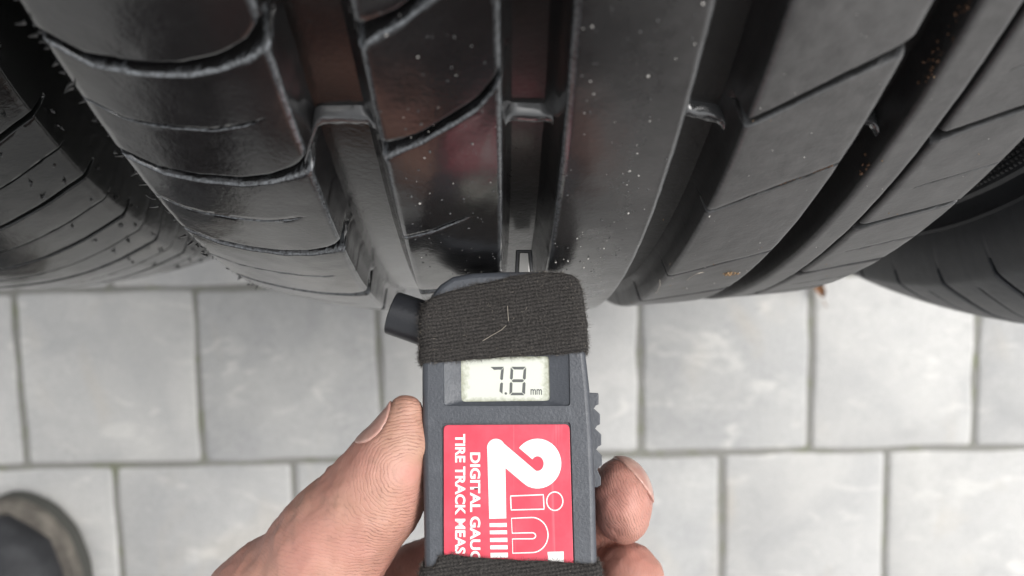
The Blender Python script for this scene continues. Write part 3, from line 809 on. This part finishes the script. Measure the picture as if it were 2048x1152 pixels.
obj('knob', mesh_np('knob', np.concatenate(V), grid_faces(len(ks), 40, wrap_c=True, flip=True), 35), M_KNOB, gauge)
pinm = Mat('polished_pin', (.24, .235, .225), .34, metal=1.0).m
p_a, p_b = gl(1048, 552, -.0078), gl(1048, 499, -.0078)
def pin(name, half, z0, z1, ya, yb, mat, bev):
    V, F4, st = prism_np(rounded([(half[0], ya), (half[1], ya), (half[1] + bev, (ya + yb) / 2), (half[1], yb), (half[0], yb), (half[0] - bev, (ya + yb) / 2)], .0003, 3), z0, z1, .0003)
    n_ = st // 4; bag = Bag(); bag.add(V, F4); bag.add(V[st:st + n_], np.array(tessellate_polygon([[Vector((*p[:2], 0)) for p in V[st:st + n_]]])))
    return obj(name, bag.mesh(name, 35), mat, gauge)
pin('probe_pin', (p_a[0] - .0012, p_a[0] + .0012), -.0090, -.0066, p_a[1] - .004, p_b[1] - .0008, pinm, .00022)
pin('probe_sleeve', (p_a[0] - .0019, p_a[0] + .0019), -.0102, -.0070, p_a[1] - .004, p_b[1] - .0002, M_KNOB, .0002)

# woven straps wound round the case
fm = Mat('fuzzy_black_weave', (.020, .019, .0185), .95, .15)
wv = fm.n('ShaderNodeTexWave'); wv.wave_type = 'BANDS'; wv.bands_direction = 'Y'; wv.inputs['Scale'].default_value = 390; wv.inputs['Distortion'].default_value = 3.0; wv.inputs['Detail'].default_value = 2; wv.inputs['Detail Scale'].default_value = 1.2
rot = fm.n('ShaderNodeMapping'); rot.inputs['Rotation'].default_value = (0, 0, math.radians(-8)); fm.tc = fm.n('ShaderNodeTexCoord'); fm.L.new(fm.tc.outputs['Object'], rot.inputs[0]); fm.L.new(rot.outputs[0], wv.inputs['Vector'])
wv2 = fm.n('ShaderNodeTexWave'); wv2.wave_type = 'BANDS'; wv2.bands_direction = 'X'; wv2.inputs['Scale'].default_value = 360; wv2.inputs['Distortion'].default_value = 5.0; fm.L.new(rot.outputs[0], wv2.inputs['Vector'])
fz = fm.noise(2600, 4, .75)
hh = fm.math('ADD', fm.math('MULTIPLY', fm.math('MULTIPLY', wv.outputs['Fac'], fm.math('ADD', .45, fm.math('MULTIPLY', wv2.outputs['Fac'], .55))), .24), fz)
fm.bump(hh, 1.0, .00030)
fm.color(fm.mix(fm.ramp(hh, [(.40, 0), (.82, 1)]), (.014, .0135, .0135), (.066, .061, .057)))
M_FAB = fm.m
M_FUZZ = Mat('strap_fuzz', (.075, .068, .062), .8, .2).m
M_FUZZ2 = Mat('strap_fuzz_light', (.22, .19, .16), .7, .2).m

by = body[:, 1]
def body_half(y):
    """left and right limit of the case at local height y"""
    def cross(side):
        seg = []
        for a, b in zip(body, np.roll(body, -1, 0)):
            pass
        return seg
    return None
bpx = np.array(body_px, float)
li = [(545, 945), (552, 905), (568, 880), (590, 862), (615, 850), (640, 845), (760, 843.5), (900, 844.5), (1050, 847), (1200, 849), (1400, 852)]
ri = [(543, 1105), (546, 1132), (556, 1148), (580, 1158), (620, 1163), (690, 1170), (780, 1180), (880, 1187), (980, 1191), (1100, 1194), (1250, 1196)]
xl_px = lambda y: np.interp(y, [q[0] for q in li], [q[1] for q in li]); xr_px = lambda y: np.interp(y, [q[0] for q in ri], [q[1] for q in ri])
def strap(lo_pts, hi_pts, off, nt=40, ns=220, seed=0):
    lo_x, lo_y = np.array(lo_pts, float).T; hi_x, hi_y = np.array(hi_pts, float).T
    # perimeter of the unit rounded rectangle, starting front left
    per = []
    c = .0016; w2, d2 = .0175, TH_G / 2
    corners = ((w2 - c, d2 - c, 90, 0), (w2 - c, -d2 + c, 0, -90), (-w2 + c, -d2 + c, -90, -180), (-w2 + c, d2 - c, -180, -270))
    for cx_, cz_, a0, a1 in corners:
        for t in np.radians(np.linspace(a0, a1, 6)): per.append((cx_ + (c + off) * math.cos(t), cz_ + (c + off) * math.sin(t), math.cos(t), math.sin(t)))
    per = np.array(per + per[:1]); s_ = np.r_[0, np.cumsum(np.hypot(*np.diff(per[:, :2], axis=0).T))]
    q = np.linspace(0, s_[-1], ns, endpoint=False)
    X = np.interp(q, s_, per[:, 0]); Z = np.interp(q, s_, per[:, 1]); NX = np.interp(q, s_, per[:, 2]); NZ = np.interp(q, s_, per[:, 3])
    rows = []
    for j in range(nt):
        t = j / (nt - 1); edge = min(t, 1 - t)
        pull = -.0006 * math.exp(-edge / .02)
        xn = X / (w2 + off)
        px0 = 845 + (xn + 1) / 2 * (1180 - 845)
        yl = np.interp(px0, lo_x, lo_y); yh = np.interp(px0, hi_x, hi_y)
        py = yl + (yh - yl) * t
        xl, xr = xl_px(py), xr_px(py)
        out = []
        for k in range(ns):
            a, b = gl(xl[k], py[k]), gl(xr[k], py[k])
            mid, hw = (a + b) / 2, (b[0] - a[0]) / 2
            x = mid[0] + xn[k] * (hw + off) + NX[k] * pull
            z = -d2 + Z[k] + NZ[k] * pull
            out.append((x, mid[1], z))
        rows.append(out)
    V = np.array(rows)
    nz = (vn(V[..., 0] * 700, V[..., 1] * 1500, V[..., 2] * 700 + seed) - .5) * .0003 + (vn(V[..., 0] * 150, V[..., 1] * 260, V[..., 2] * 150 + seed) - .5) * .0006
    V[..., 0] += NX[None, :] * nz; V[..., 2] += NZ[None, :] * nz
    V[..., 1] += (vn(V[..., 0] * 500, V[..., 1] * 0, V[..., 2] * 500 + seed) - .5) * .0003
    o = obj('fabric_strap', mesh_np('fabric_strap', V.reshape(-1, 3), grid_faces(nt, ns, wrap_c=True, flip=False), None), M_FAB, gauge)
    # loose fibres: thin slivers standing off the weave
    rs = np.random.default_rng(seed + 11)
    for n_h, mt, l0, l1, wd in ((14000, M_FUZZ, .0004, .0011, .000028), (700, M_FUZZ2, .0003, .0009, .000028)):
        j = rs.integers(0, nt, n_h); k = rs.integers(0, ns, n_h)
        edge_n = n_h // 5; j[:edge_n] = rs.choice([0, nt - 1], edge_n)
        p = V[j, k] + rs.normal(0, .00012, (n_h, 3)); nrm = np.stack([NX[k], 0 * k, NZ[k]], 1)
        d = nrm * rs.uniform(.15, .9, (n_h, 1)) + rs.normal(0, .8, (n_h, 3)); d /= np.linalg.norm(d, axis=1)[:, None]
        d = np.where(((d * nrm).sum(1) < 0)[:, None], d - 2 * nrm * (d * nrm).sum(1)[:, None], d)
        L = rs.uniform(l0, l1, (n_h, 1)); sdv = np.cross(d, rs.normal(size=(n_h, 3))); sdv /= np.linalg.norm(sdv, axis=1)[:, None]
        b1 = np.cross(d, sdv); bend = rs.normal(0, .45, (n_h, 1)) * L * b1
        v = np.stack([p - sdv * wd, p + sdv * wd, p + d * L * .5 + bend * .3 + sdv * wd, p + d * L * .5 + bend * .3 - sdv * wd, p + d * L + bend + sdv * wd * .4, p + d * L + bend - sdv * wd * .4], 1).reshape(-1, 3)
        i0 = np.arange(n_h)[:, None] * 6
        F = np.concatenate([i0 + np.array([[0, 1, 2, 3]]), i0 + np.array([[3, 2, 4, 5]])])
        f = obj('strap_fuzz', mesh_np('strap_fuzz', v, F), mt, o); f['kind'] = 'stuff'
    return o
strap([(840, 727), (900, 724), (1000, 715), (1100, 710), (1175, 703)], [(845, 602), (862, 594), (900, 580), (950, 566), (1000, 556), (1060, 548), (1100, 545.5), (1180, 545)], .0009, seed=1)
strap([(840, 1330), (1180, 1330)], [(840, 1134), (874, 1132), (880, 1113), (905, 1109), (1000, 1119), (1100, 1122), (1190, 1129)], .0010, seed=2)
lh = Mat('pale_lint', (.45, .40, .33), .5).m
bag = Bag()
for pts in ([(965, 682), (985, 670), (1003, 660), (1012, 651)], [(1015, 612), (1016, 628), (1017, 642)]):
    P = np.array([[*gl(*p, .0014), .0015] for p in pts]); V, F = tube_np(P, .000042, 4); bag.add(V, F)
f = obj('lint_hairs', bag.mesh('lint_hairs'), lh, gauge); f['kind'] = 'stuff'

# ------------------------------------------------------------------ the person: hand, sleeve, shoes, trousers, jacket
def smin(a, b, k):
    h = np.clip(.5 + .5 * (b - a) / k, 0, 1); return b + (a - b) * h - k * h * (1 - h)
def cone(P, a, b, ra, rb):
    a, b = np.asarray(a, np.float32), np.asarray(b, np.float32); ba = b - a; L = float(ba @ ba) + 1e-12
    h = np.clip(((P - a) @ ba) / L, 0, 1)
    return np.linalg.norm(P - a - h[..., None] * ba, axis=-1) - (ra + (rb - ra) * h)
def ellip(P, c, r, M3=None):
    q = P - np.asarray(c, np.float32)
    if M3 is not None: q = q @ np.asarray(M3, np.float32).T
    r = np.asarray(r, np.float32); k0 = np.linalg.norm(q / r, axis=-1); k1 = np.linalg.norm(q / (r * r), axis=-1)
    return k0 * (k0 - 1) / (k1 + 1e-9)
def surface_net(fun, lo, hi, step):
    lo, hi = np.array(lo, float), np.array(hi, float); n = np.ceil((hi - lo) / step).astype(int) + 1
    ax = [lo[i] + np.arange(n[i]) * step for i in range(3)]
    G = np.stack(np.meshgrid(*ax, indexing='ij'), -1).astype(np.float32)
    D = fun(G); S = D < 0
    cnt = np.zeros(n - 1, int); acc = np.zeros((*(n - 1), 3)); corner = [(i, j, k) for i in (0, 1) for j in (0, 1) for k in (0, 1)]
    sl = lambda c, A: A[c[0]:A.shape[0] - 1 + c[0], c[1]:A.shape[1] - 1 + c[1], c[2]:A.shape[2] - 1 + c[2]]
    num = sum(sl(c, S).astype(int) for c in corner); act = (num > 0) & (num < 8)
    idx = np.argwhere(act); m_ = len(idx); acc = np.zeros((m_, 3)); cnt = np.zeros(m_)
    for c1 in corner:
        for axis in range(3):
            if c1[axis]: continue
            c2 = list(c1); c2[axis] = 1
            i1 = tuple((idx + c1).T); i2 = tuple((idx + c2).T); d1, d2 = D[i1], D[i2]
            cr = (d1 < 0) != (d2 < 0); t = np.where(cr, d1 / (d1 - d2 + 1e-20), 0)
            p = idx + np.array(c1) + 0.0; p[:, axis] += t
            acc += np.where(cr[:, None], p, 0); cnt += cr
    V = lo + acc / cnt[:, None] * step
    ids = -np.ones(n - 1, int); ids[tuple(idx.T)] = np.arange(m_); F = []
    for axis in range(3):
        a1, a2 = (axis + 1) % 3, (axis + 2) % 3
        s0 = [slice(None)] * 3; s1 = [slice(None)] * 3; s0[axis] = slice(0, -1); s1[axis] = slice(1, None)
        ch = S[tuple(s0)] != S[tuple(s1)]; e = np.argwhere(ch)
        e = e[(e[:, a1] > 0) & (e[:, a2] > 0) & (e[:, a1] < n[a1] - 1) & (e[:, a2] < n[a2] - 1)]
        ins = S[tuple(e.T)]
        def cell(da, db):
            q = e.copy(); q[:, a1] -= da; q[:, a2] -= db; return ids[tuple(q.T)]
        q = np.stack([cell(1, 1), cell(0, 1), cell(0, 0), cell(1, 0)], 1)
        q[~ins] = q[~ins][:, ::-1]
        F.append(q)
    return V, np.concatenate(F)

person = obj('person', None, loc=tuple(on_ground(-60, 1900)))
tag(person, 'person crouching over the paving, bare left hand gripping the gauge, worn dark shoe', 'person')
Minv = Matrix.Translation(person.location).inverted()
PO = np.array(person.location)
SC_ = lambda px, d: px * d / FPX                # a photo length at depth d, in metres
T3 = lambda px, py, d: ((px - 1024) / FPX * d, (py - 576) / FPX * d, d)      # camera-frame point
# camera-frame joints of the left hand
thumb = [(812, 822, .1995, 34), (799, 880, .1995, 52), (772, 938, .2005, 76), (746, 995, .202, 97), (694, 1052, .2035, 99), (648, 1116, .205, 112), (560, 1236, .211, 150), (480, 1420, .225, 190)]
fing = {
 'index': [(690, 1290, .236, 95), (840, 1185, .236, 92), (1060, 1060, .229, 82), (1190, 1008, .2235, 72)],
 'middle': [(740, 1380, .240, 95), (880, 1300, .240, 95), (1080, 1235, .2325, 86), (1205, 1180, .2255, 78)],
 'ring': [(760, 1480, .243, 95), (900, 1420, .243, 92), (1080, 1385, .236, 84), (1195, 1350, .228, 74)],
 'little': [(740, 1590, .243, 88), (880, 1540, .243, 82), (1040, 1520, .236, 72), (1150, 1500, .229, 62)]}
tips = {'index': ((1242, 1000, .2095), (.0072, .0098, .0120)), 'middle': ((1258, 1176, .2115), (.0084, .0104, .0120)), 'ring': ((1240, 1350, .214), (.0078, .0098, .0115)), 'little': ((1190, 1500, .217), (.0066, .0082, .0105))}
def chain(P, J, k):
    d = None
    for a, b in zip(J[:-1], J[1:]):
        c_ = cone(P, T3(*a[:3]), T3(*b[:3]), SC_(a[3], a[2]), SC_(b[3], b[2])); d = c_ if d is None else smin(d, c_, k)
    return d
def thumb_sdf(P):
    d = chain(P, thumb[:4], .004)
    d = smin(d, chain(P, thumb[3:], .005), .0025)
    for (x, y, z, r) in ((672, 972, .2025, 33), (640, 1004, .2035, 33), (604, 1040, .205, 36), (836, 1000, .2035, 20)):   # skin folds and the ball of the thumb
        d = smin(d, np.linalg.norm(P - np.array(T3(x, y, z), np.float32), axis=-1) - SC_(r, z), .0022)
    return d
def finger_sdf(P, n):
    d = chain(P, fing[n], .003); (x, y, z), r = tips[n]
    return smin(d, ellip(P, T3(x, y, z), r), .0035)
def hand_sdf(P):
    palm = smin(cone(P, T3(600, 1440, .238), T3(760, 1560, .243), .024, .022), cone(P, T3(520, 1560, .24), T3(380, 1760, .245), .028, .027), .02)
    palm = smin(palm, cone(P, T3(690, 1290, .240), T3(740, 1590, .243), .0115, .011), .014)
    d = None
    for n in ('index', 'middle', 'ring', 'little'):
        f = finger_sdf(P, n); d = f if d is None else smin(d, f, .0006)
    d = smin(d, cone(P, T3(1205, 1030, .2235), T3(1205, 1150, .2255), .0075, .0075), .004)
    d = smin(d, palm, .007)
    d = smin(d, thumb_sdf(P), .0035)
    # creases across the thumb joint
    for a, b, w, v in (((648, 953, .2030), (706, 978, .1935), .0010, .0002), ((624, 990, .2045), (690, 1004, .1935), .0010, .0002), ((588, 1028, .2060), (650, 1040, .195), .0005, .0001), ((792, 1078, .2000), (735, 1035, .1905), .0005, .0001)):
        c_ = -cone(P, T3(*a), T3(*b), w, v); d = -smin(-d, -c_, .0012)
    return d
Vc, F = surface_net(hand_sdf, (-.085, .020, .168), (.042, .172, .282), .00078)
# fine relief of the skin and attributes that carry its print lines
nrmV = np.zeros_like(Vc)
e_ = .0006
for i in range(3):
    q = np.zeros(3, np.float32); q[i] = e_; nrmV[:, i] = hand_sdf((Vc + q).astype(np.float32)) - hand_sdf((Vc - q).astype(np.float32))
nrmV /= np.linalg.norm(nrmV, axis=1)[:, None] + 1e-12
dT = thumb_sdf(Vc.astype(np.float32))
px_, py_ = Vc[:, 0] / Vc[:, 2] * FPX + 1024, Vc[:, 1] / Vc[:, 2] * FPX + 576
Vc = Vc + nrmV * ((vn(*(Vc * 260).T) - .5) * .0007 + (vn(*(Vc * 700).T) - .5) * .0003)[:, None]
# distance field whose level lines are the papillary ridges (arcs over the thumb pad, rays over the fingertips)
cal = np.array(T3(805, 935, .19))
ax_t = np.array([.62, -.78, 0]); s_t = (Vc - cal) @ ax_t
cw_ = Vc - np.array(T3(816, 945, .192))
rid_t = np.sqrt(cw_[:, 0] ** 2 * .9 + cw_[:, 1] ** 2 * 1.15 + (cw_[:, 2] * .6) ** 2)
rid_f = np.zeros(len(Vc)); msk = np.zeros(len(Vc))
isT = dT < .0015
msk[isT] = 1
lower = np.clip((s_t + .010) / -.012, 0, 1) * .8
rid_t = rid_t * (1 - lower) + ((Vc - cal) @ np.array([-.10, .99, 0])) * lower
edge_m = np.clip((px_ - (560 + (py_ - 800) * -.05 + 90)) / 130, 0, 1) * np.clip((px_ - 640) / 90, 0, 1)
msk = np.where(isT, np.clip(edge_m * 1.0 + .35 * lower, 0.06, 1), 0.25)
cI = np.array(T3(1252, 905, .205)); aI = np.arctan2(Vc[:, 1] - cI[1], Vc[:, 0] - cI[0])
fI = (px_ > 1150) & (py_ < 1098) & (py_ > 880)
msk = msk * np.clip((np.linalg.norm(cw_[:, :2], axis=1) - .0022) / .0025, .12, 1)
ridge = np.where(isT, rid_t / .00076, ((Vc - cal) @ np.array([.95, .28, .2])) / .0008)
ridge = np.where(fI, ((Vc - cI) @ np.array([.89, -.43, 0])) / .00062 + .0, ridge); msk = np.where(fI, .85, msk)
tipz = np.clip(1 - np.abs(np.linalg.norm((Vc - np.array(T3(815, 845, .192))) , axis=1)) / .012, 0, 1)
callus = np.clip(1 - np.linalg.norm(cw_[:, :2], axis=1) / .0035, 0, 1)
red = np.clip(.5 * callus + .45 + .55 * (vn(*(Vc * 110).T) - .35) - .9 * tipz + .35 * (~isT), 0, 1)
def box_of(px, py, d, r): c_ = np.array(T3(px, py, d)); return c_ - r, c_ + r
tn_dir = np.array(T3(795, 812, .2015)) - np.array(T3(757, 884, .2035)); tn_dir /= np.linalg.norm(tn_dir)
tn_out = np.cross(tn_dir, (0, 0, 1.0)); tn_out /= np.linalg.norm(tn_out)
if tn_out[0] > 0: tn_out = -tn_out
tn_n = tn_out * .98 + np.array([0, 0, .05])
tn_s = np.cross(tn_dir, tn_n)
in_n = np.array([.66, -.70, .16]); in_n /= np.linalg.norm(in_n); in_a = np.array([0, 0, -1.0]); in_a -= in_n * (in_a @ in_n); in_a /= np.linalg.norm(in_a); in_s = np.cross(in_a, in_n)
reg_t = lambda P: ellip(P, np.array(T3(767, 852, .1996)) + tn_n * .0034, (.0066, .0060, .0060), np.stack([tn_s, tn_dir, tn_n]))
reg_i = lambda P: ellip(P, np.array(T3(1246, 1000, .2095)) + in_n * .0082, (.0088, .0115, .0052), np.stack([in_s, in_a, in_n]))
fold = np.maximum(np.exp(-(np.maximum(reg_t(Vc), 0) / .00055) ** 2), np.exp(-(np.maximum(reg_i(Vc), 0) / .0006) ** 2) * .7) * np.clip(vn(*(Vc * 900).T) * 1.6 - .1, 0, 1)
Vw = c2w(Vc) - PO
me = mesh_np('hand', Vw, F)
for nm, arr in (('ridge', ridge), ('ridge_mask', msk), ('redness', red), ('nail_fold', fold)):
    at_ = me.attributes.new(nm, 'FLOAT', 'POINT'); at_.data.foreach_set('value', arr.astype(np.float32))
sk = Mat('working_hand_skin', (.5, .28, .21), .48, .4)
ph = sk.attr('ridge'); mk = sk.attr('ridge_mask')
wob = sk.math('ADD', sk.math('MULTIPLY', sk.math('SUBTRACT', sk.noise(95, 2, .5), .5), 5.0), sk.math('MULTIPLY', sk.math('SUBTRACT', sk.noise(420, 4, .65), .5), 2.4))
sn = sk.math('SINE', sk.math('MULTIPLY', sk.math('ADD', ph, wob), 6.2832))
line = sk.math('POWER', sk.math('MULTIPLY', sk.math('ADD', sn, 1.0), .5), 4.5)
patch = sk.math('MULTIPLY', sk.ramp(sk.noise(380, 5, .7), [(.40, .02), (.60, 1)]), sk.ramp(sk.noise(120, 3, .6), [(.34, .25), (.6, 1)]))
dirt = sk.math('MULTIPLY', sk.math('MULTIPLY', line, mk), patch)
rd = sk.attr('redness')
c = sk.mix(rd, (.40, .252, .172), (.445, .205, .165))
mott = sk.noise(210, 5, .7)
c = sk.mix(sk.math('MULTIPLY', sk.ramp(mott, [(.35, 0), (.7, 1)]), .45), c, (.50, .275, .225))
c = sk.mix(sk.math('MULTIPLY', dirt, .88), c, (.13, .068, .046))
grime = sk.ramp(sk.noise(700, 5, .75), [(.60, 0), (.74, 1)])
c = sk.mix(sk.math('MULTIPLY', grime, .32), c, (.22, .13, .09))
c = sk.mix(sk.math('MULTIPLY', sk.attr('nail_fold'), .8), c, (.10, .055, .035))
blot = sk.ramp(sk.noise(75, 5, .65), [(.35, 0), (.68, 1)])
c = sk.mix(sk.math('MULTIPLY', blot, .30), c, (.36, .135, .115))
stain = sk.ramp(sk.noise(160, 5, .75), [(.56, 0), (.74, 1)])
c = sk.mix(sk.math('MULTIPLY', stain, .38), c, (.20, .125, .085))
sk.color(c)
hgt = sk.math('SUBTRACT', sk.math('ADD', sk.math('MULTIPLY', sk.noise(520, 4, .65), .6), sk.math('MULTIPLY', sk.noise(330, 4, .6, (1, .3, 1), .8), .9)), sk.math('MULTIPLY', line, mk))
b1 = sk.bump(hgt, .5, .00014)
sk.b.inputs['Subsurface Weight'].default_value = .12; sk.b.inputs['Subsurface Radius'].default_value = (.0022, .0009, .0005); sk.b.inputs['Subsurface Scale'].default_value = 1.0
sk.rough(sk.math('ADD', .40, sk.math('MULTIPLY', mott, .2)))
hand = obj('hand', me, sk.m, person)
tag(hand, 'bare left hand with grimy skin lines, thumb and fingertips gripping the case')
# nails cut from an offset of the finger surfaces
nm_ = Mat('finger_nail', (.56, .33, .28), .32, .5); nm_.b.inputs['Subsurface Weight'].default_value = .1; nm_.b.inputs['Subsurface Radius'].default_value = (.001, .0006, .0004)
nm_.color(nm_.mix(nm_.ramp(nm_.noise(300, 3), [(.4, 0), (.7, 1)]), (.44, .245, .205), (.52, .34, .28)))
def nail(sdf, region, lo, hi, lift=.00035):
    f = lambda P: np.maximum(np.maximum(sdf(P) - lift, -(sdf(P) + .0006)), region(P))
    V, F = surface_net(f, lo, hi, .0004)
    return obj('nail', mesh_np('nail', c2w(V) - PO, F), nm_.m, hand)
lo, hi = box_of(770, 845, .2015, .011)
nail(thumb_sdf, reg_t, lo, hi)
lo, hi = box_of(1270, 955, .209, .013)
nail(lambda P: finger_sdf(P, 'index'), reg_i, lo, hi, .0003)

# clothes and shoes, coarse except for the shoe in view
cl = Mat('dark_work_trousers', (.030, .026, .028), .9, .2); cl.bump(cl.noise(300, 4, .6), .5, .001); M_TROU = cl.m
jk = Mat('dark_red_work_jacket', (.085, .030, .026), .85, .25); jk.bump(jk.noise(120, 4, .6), .6, .002)
jk.color(jk.mix(jk.ramp(jk.noise(14, 3), [(.4, 0), (.65, 1)]), (.095, .032, .028), (.060, .034, .030)))
M_JACK = jk.m
toe = on_ground(52, 984)
heel = np.array([toe[0] - .025, toe[1] - .295, 0])
toe2 = np.array([.21, toe[1] - .16, 0]); heel2 = np.array([.25, toe[1] - .45, 0])
def shoe(toe, heel, label):
    f = heel - toe; L = np.linalg.norm(f); f = f / L; s = np.array([-f[1], f[0], 0]); s = s if s[0] > 0 else -s
    t_ = np.array([0, .008, .025, .05, .085, .13, .19, .24, .275, .292, .298]) / .298 * L
    hw = np.array([.006, .024, .038, .047, .0515, .049, .041, .037, .032, .018, .004])
    sh = np.array([0, .002, .004, .005, .005, .003, 0, 0, 0, 0, 0])
    root = obj('shoe', None, None, person); root.location = tuple(toe - PO)
    if label: root['label'] = label
    out = np.array([[*(f * a + s * (h + q))[:2]] for a, h, q in zip(t_, hw, sh)] + [[*(f * a - s * (h - q))[:2]] for a, h, q in list(zip(t_, hw, sh))[::-1]])
    out = rounded(out, .006, 3)
    if np.sum(out[:, 0] * np.roll(out[:, 1], -1) - np.roll(out[:, 0], -1) * out[:, 1]) < 0: out = out[::-1]
    n_ = len(out); nx = np.roll(out, -1, 0) - np.roll(out, 1, 0); nv = np.stack([nx[:, 1], -nx[:, 0]], 1); nv /= np.linalg.norm(nv, axis=1)[:, None]
    def ring(off, z): return np.column_stack([out + nv * off, np.full(n_, z)])
    V = np.concatenate([ring(-.002, .002), ring(.003, .006), ring(.003, .018), ring(.0005, .021), ring(-.004, .0215)])
    bag = Bag(); bag.add(V, grid_faces(5, n_, wrap_c=True)); obj('sole', bag.mesh('sole', 50), M_SOLE, root)
    V = np.concatenate([ring(.0028, .0205), ring(.0030, .026), ring(.0012, .0285), ring(-.010, .0287)])
    bag = Bag(); bag.add(V, grid_faces(4, n_, wrap_c=True)); obj('welt', bag.mesh('welt', 50), M_WELT, root)
    hts = np.interp(t_ / L, [0, .03, .09, .2, .33, .5, .68, .85, .95, 1], [.034, .046, .056, .064, .074, .095, .12, .125, .12, .10])
    V = []
    for a, h, q, z in zip(t_, hw, sh, hts):
        ph = np.linspace(0, math.pi, 22); w_ = max(h - .008, .002)
        prof = np.stack([np.sign(np.cos(ph)) * np.abs(np.cos(ph)) ** .72 * w_ * (1 - .10 * np.sin(ph) ** 2), .026 + (z - .026) * np.sin(ph) ** .62], 1)
        a2 = a + (.007 if a < .5 * L else -.006) * (1 if a < .02 or a > L - .02 else 0)
        V.append(np.array([f * a2 + s * (q + x) + np.array([0, 0, zz_]) for x, zz_ in prof]))
    n0 = len(V); obj('upper', mesh_np('upper', np.concatenate(V), grid_faces(n0, 22), None), M_UPPER, root)
    sd_ = root.location
    return root
um = Mat('worn_black_leather', (.045, .046, .049), .58, .35); um.bump(um.noise(240, 5, .6), .5, .001)
um.color(um.mix(um.ramp(um.noise(40, 4), [(.4, 0), (.7, 1)]), (.026, .027, .030), (.055, .056, .06))); M_UPPER = um.m
wm = Mat('dusty_welt', (.21, .18, .145), .85, .2); wm.color(wm.mix(wm.ramp(wm.noise(60, 4), [(.4, 0), (.65, 1)]), (.11, .10, .088), (.20, .182, .155))); M_WELT = wm.m
M_SOLE = Mat('dark_rubber_sole', (.075, .075, .068), .85, .2).m
shoe(toe, heel, 'worn dark shoe with a dusty tan welt')
shoe(toe2, heel2, 'worn dark shoe tucked back out of the picture')
ank, ank2 = heel + np.array([.01, .06, .13]), heel2 + np.array([0, .06, .13])
knee, knee2 = np.array([-.37, -.50, .44]), np.array([.25, -.52, .43])
hip, hip2 = np.array([-.12, -.98, .36]), np.array([.12, -.98, .36])
def trousers(P):
    d = smin(cone(P, ank, knee, .055, .075), cone(P, knee, hip, .078, .11), .03)
    d2 = smin(cone(P, ank2, knee2, .055, .075), cone(P, knee2, hip2, .078, .11), .03)
    d = smin(np.minimum(d, d2), cone(P, hip, hip2, .13, .13), .06)
    return d + (np.sin(P[..., 0] * 60 + P[..., 2] * 45) * np.sin(P[..., 1] * 52)) * .004
V, F = surface_net(trousers, (-.55, -1.16, .08), (.45, -.36, .60), .014)
obj('trousers', mesh_np('trousers', V - PO, F), M_TROU, person)
wrist = c2w(np.array(T3(380, 1760, .245))); wrist0 = c2w(np.array(T3(470, 1640, .243)))
elbow = np.array([-.34, -.56, .55]); sho, sho2 = np.array([-.19, -.84, .84]), np.array([.19, -.84, .84])
def jacket(P):
    d = smin(cone(P, (0, -.99, .44), (0, -.88, .80), .16, .16), cone(P, sho, sho2, .08, .08), .08)
    arm = smin(cone(P, sho, elbow, .075, .062), cone(P, elbow, wrist, .058, .043), .03)
    arm2 = smin(cone(P, sho2, (.33, -.70, .58), .075, .06), cone(P, (.33, -.70, .58), (.24, -.50, .50), .055, .042), .03)
    d = smin(smin(d, arm, .04), arm2, .04)
    return d + (np.sin(P[..., 0] * 50 + P[..., 2] * 70) * np.sin(P[..., 1] * 62)) * .004
V, F = surface_net(jacket, (-.47, -1.24, .24), (.47, -.10, 1.02), .014)
obj('jacket', mesh_np('jacket', V - PO, F), M_JACK, person)

# ------------------------------------------------------------------ a scrap of dry leaf on the paving, stray hairs on the tyre
lf = Mat('dry_leaf', (.20, .10, .05), .8, .2)
pp = on_ground(1633, 574)
t = np.linspace(0, 1, 9); q = np.linspace(-1, 1, 5); V = []
for a in t:
    for b in q:
        wd = .0036 * math.sin(math.pi * min(a * .9 + .05, 1)) * b
        V.append((wd, (a - .5) * .016, .004 + .003 * abs(b) + .002 * math.sin(a * 5) + .0006 * math.sin(b * 7 + a * 9)))
bag = Bag(); bag.add(V, grid_faces(9, 5)); sV, sF = tube_np([(0, -.010, .005), (.0005, -.014, .004), (.0015, -.017, .003)], .0004, 5)
leaf = obj('dried_leaf', bag.mesh('dried_leaf', None), lf.m, None, (pp[0], pp[1], 0)); leaf.rotation_euler = (0, 0, .35)
tag(leaf, 'small curled brown leaf scrap lying in a paving joint beside the right tyre', 'leaf')
bag = Bag(); bag.add(sV, sF); obj('leaf_stalk', bag.mesh('leaf_stalk'), lf.m, leaf)
bag = Bag()
for path in ([(.0170, 77.4), (.0180, 78.2), (.0186, 79.2), (.0195, 80.1), (.0197, 80.8)], [(.0247, 78.0), (.0244, 77.2), (.0252, 76.6), (.0266, 76.6), (.0276, 76.9)]):
    P = np.array([on_tread(a, th, .0003 + .0004 * math.sin(i)) for i, (a, th) in enumerate(path)])
    tt = np.linspace(0, len(P) - 1, 14); P = np.stack([np.interp(tt, np.arange(len(P)), P[:, i]) for i in range(3)], 1)
    V, F = tube_np(P, .00007, 4); bag.add(V, F)
o = obj('stray_hairs', bag.mesh('stray_hairs'), lh, tyre); o['kind'] = 'stuff'
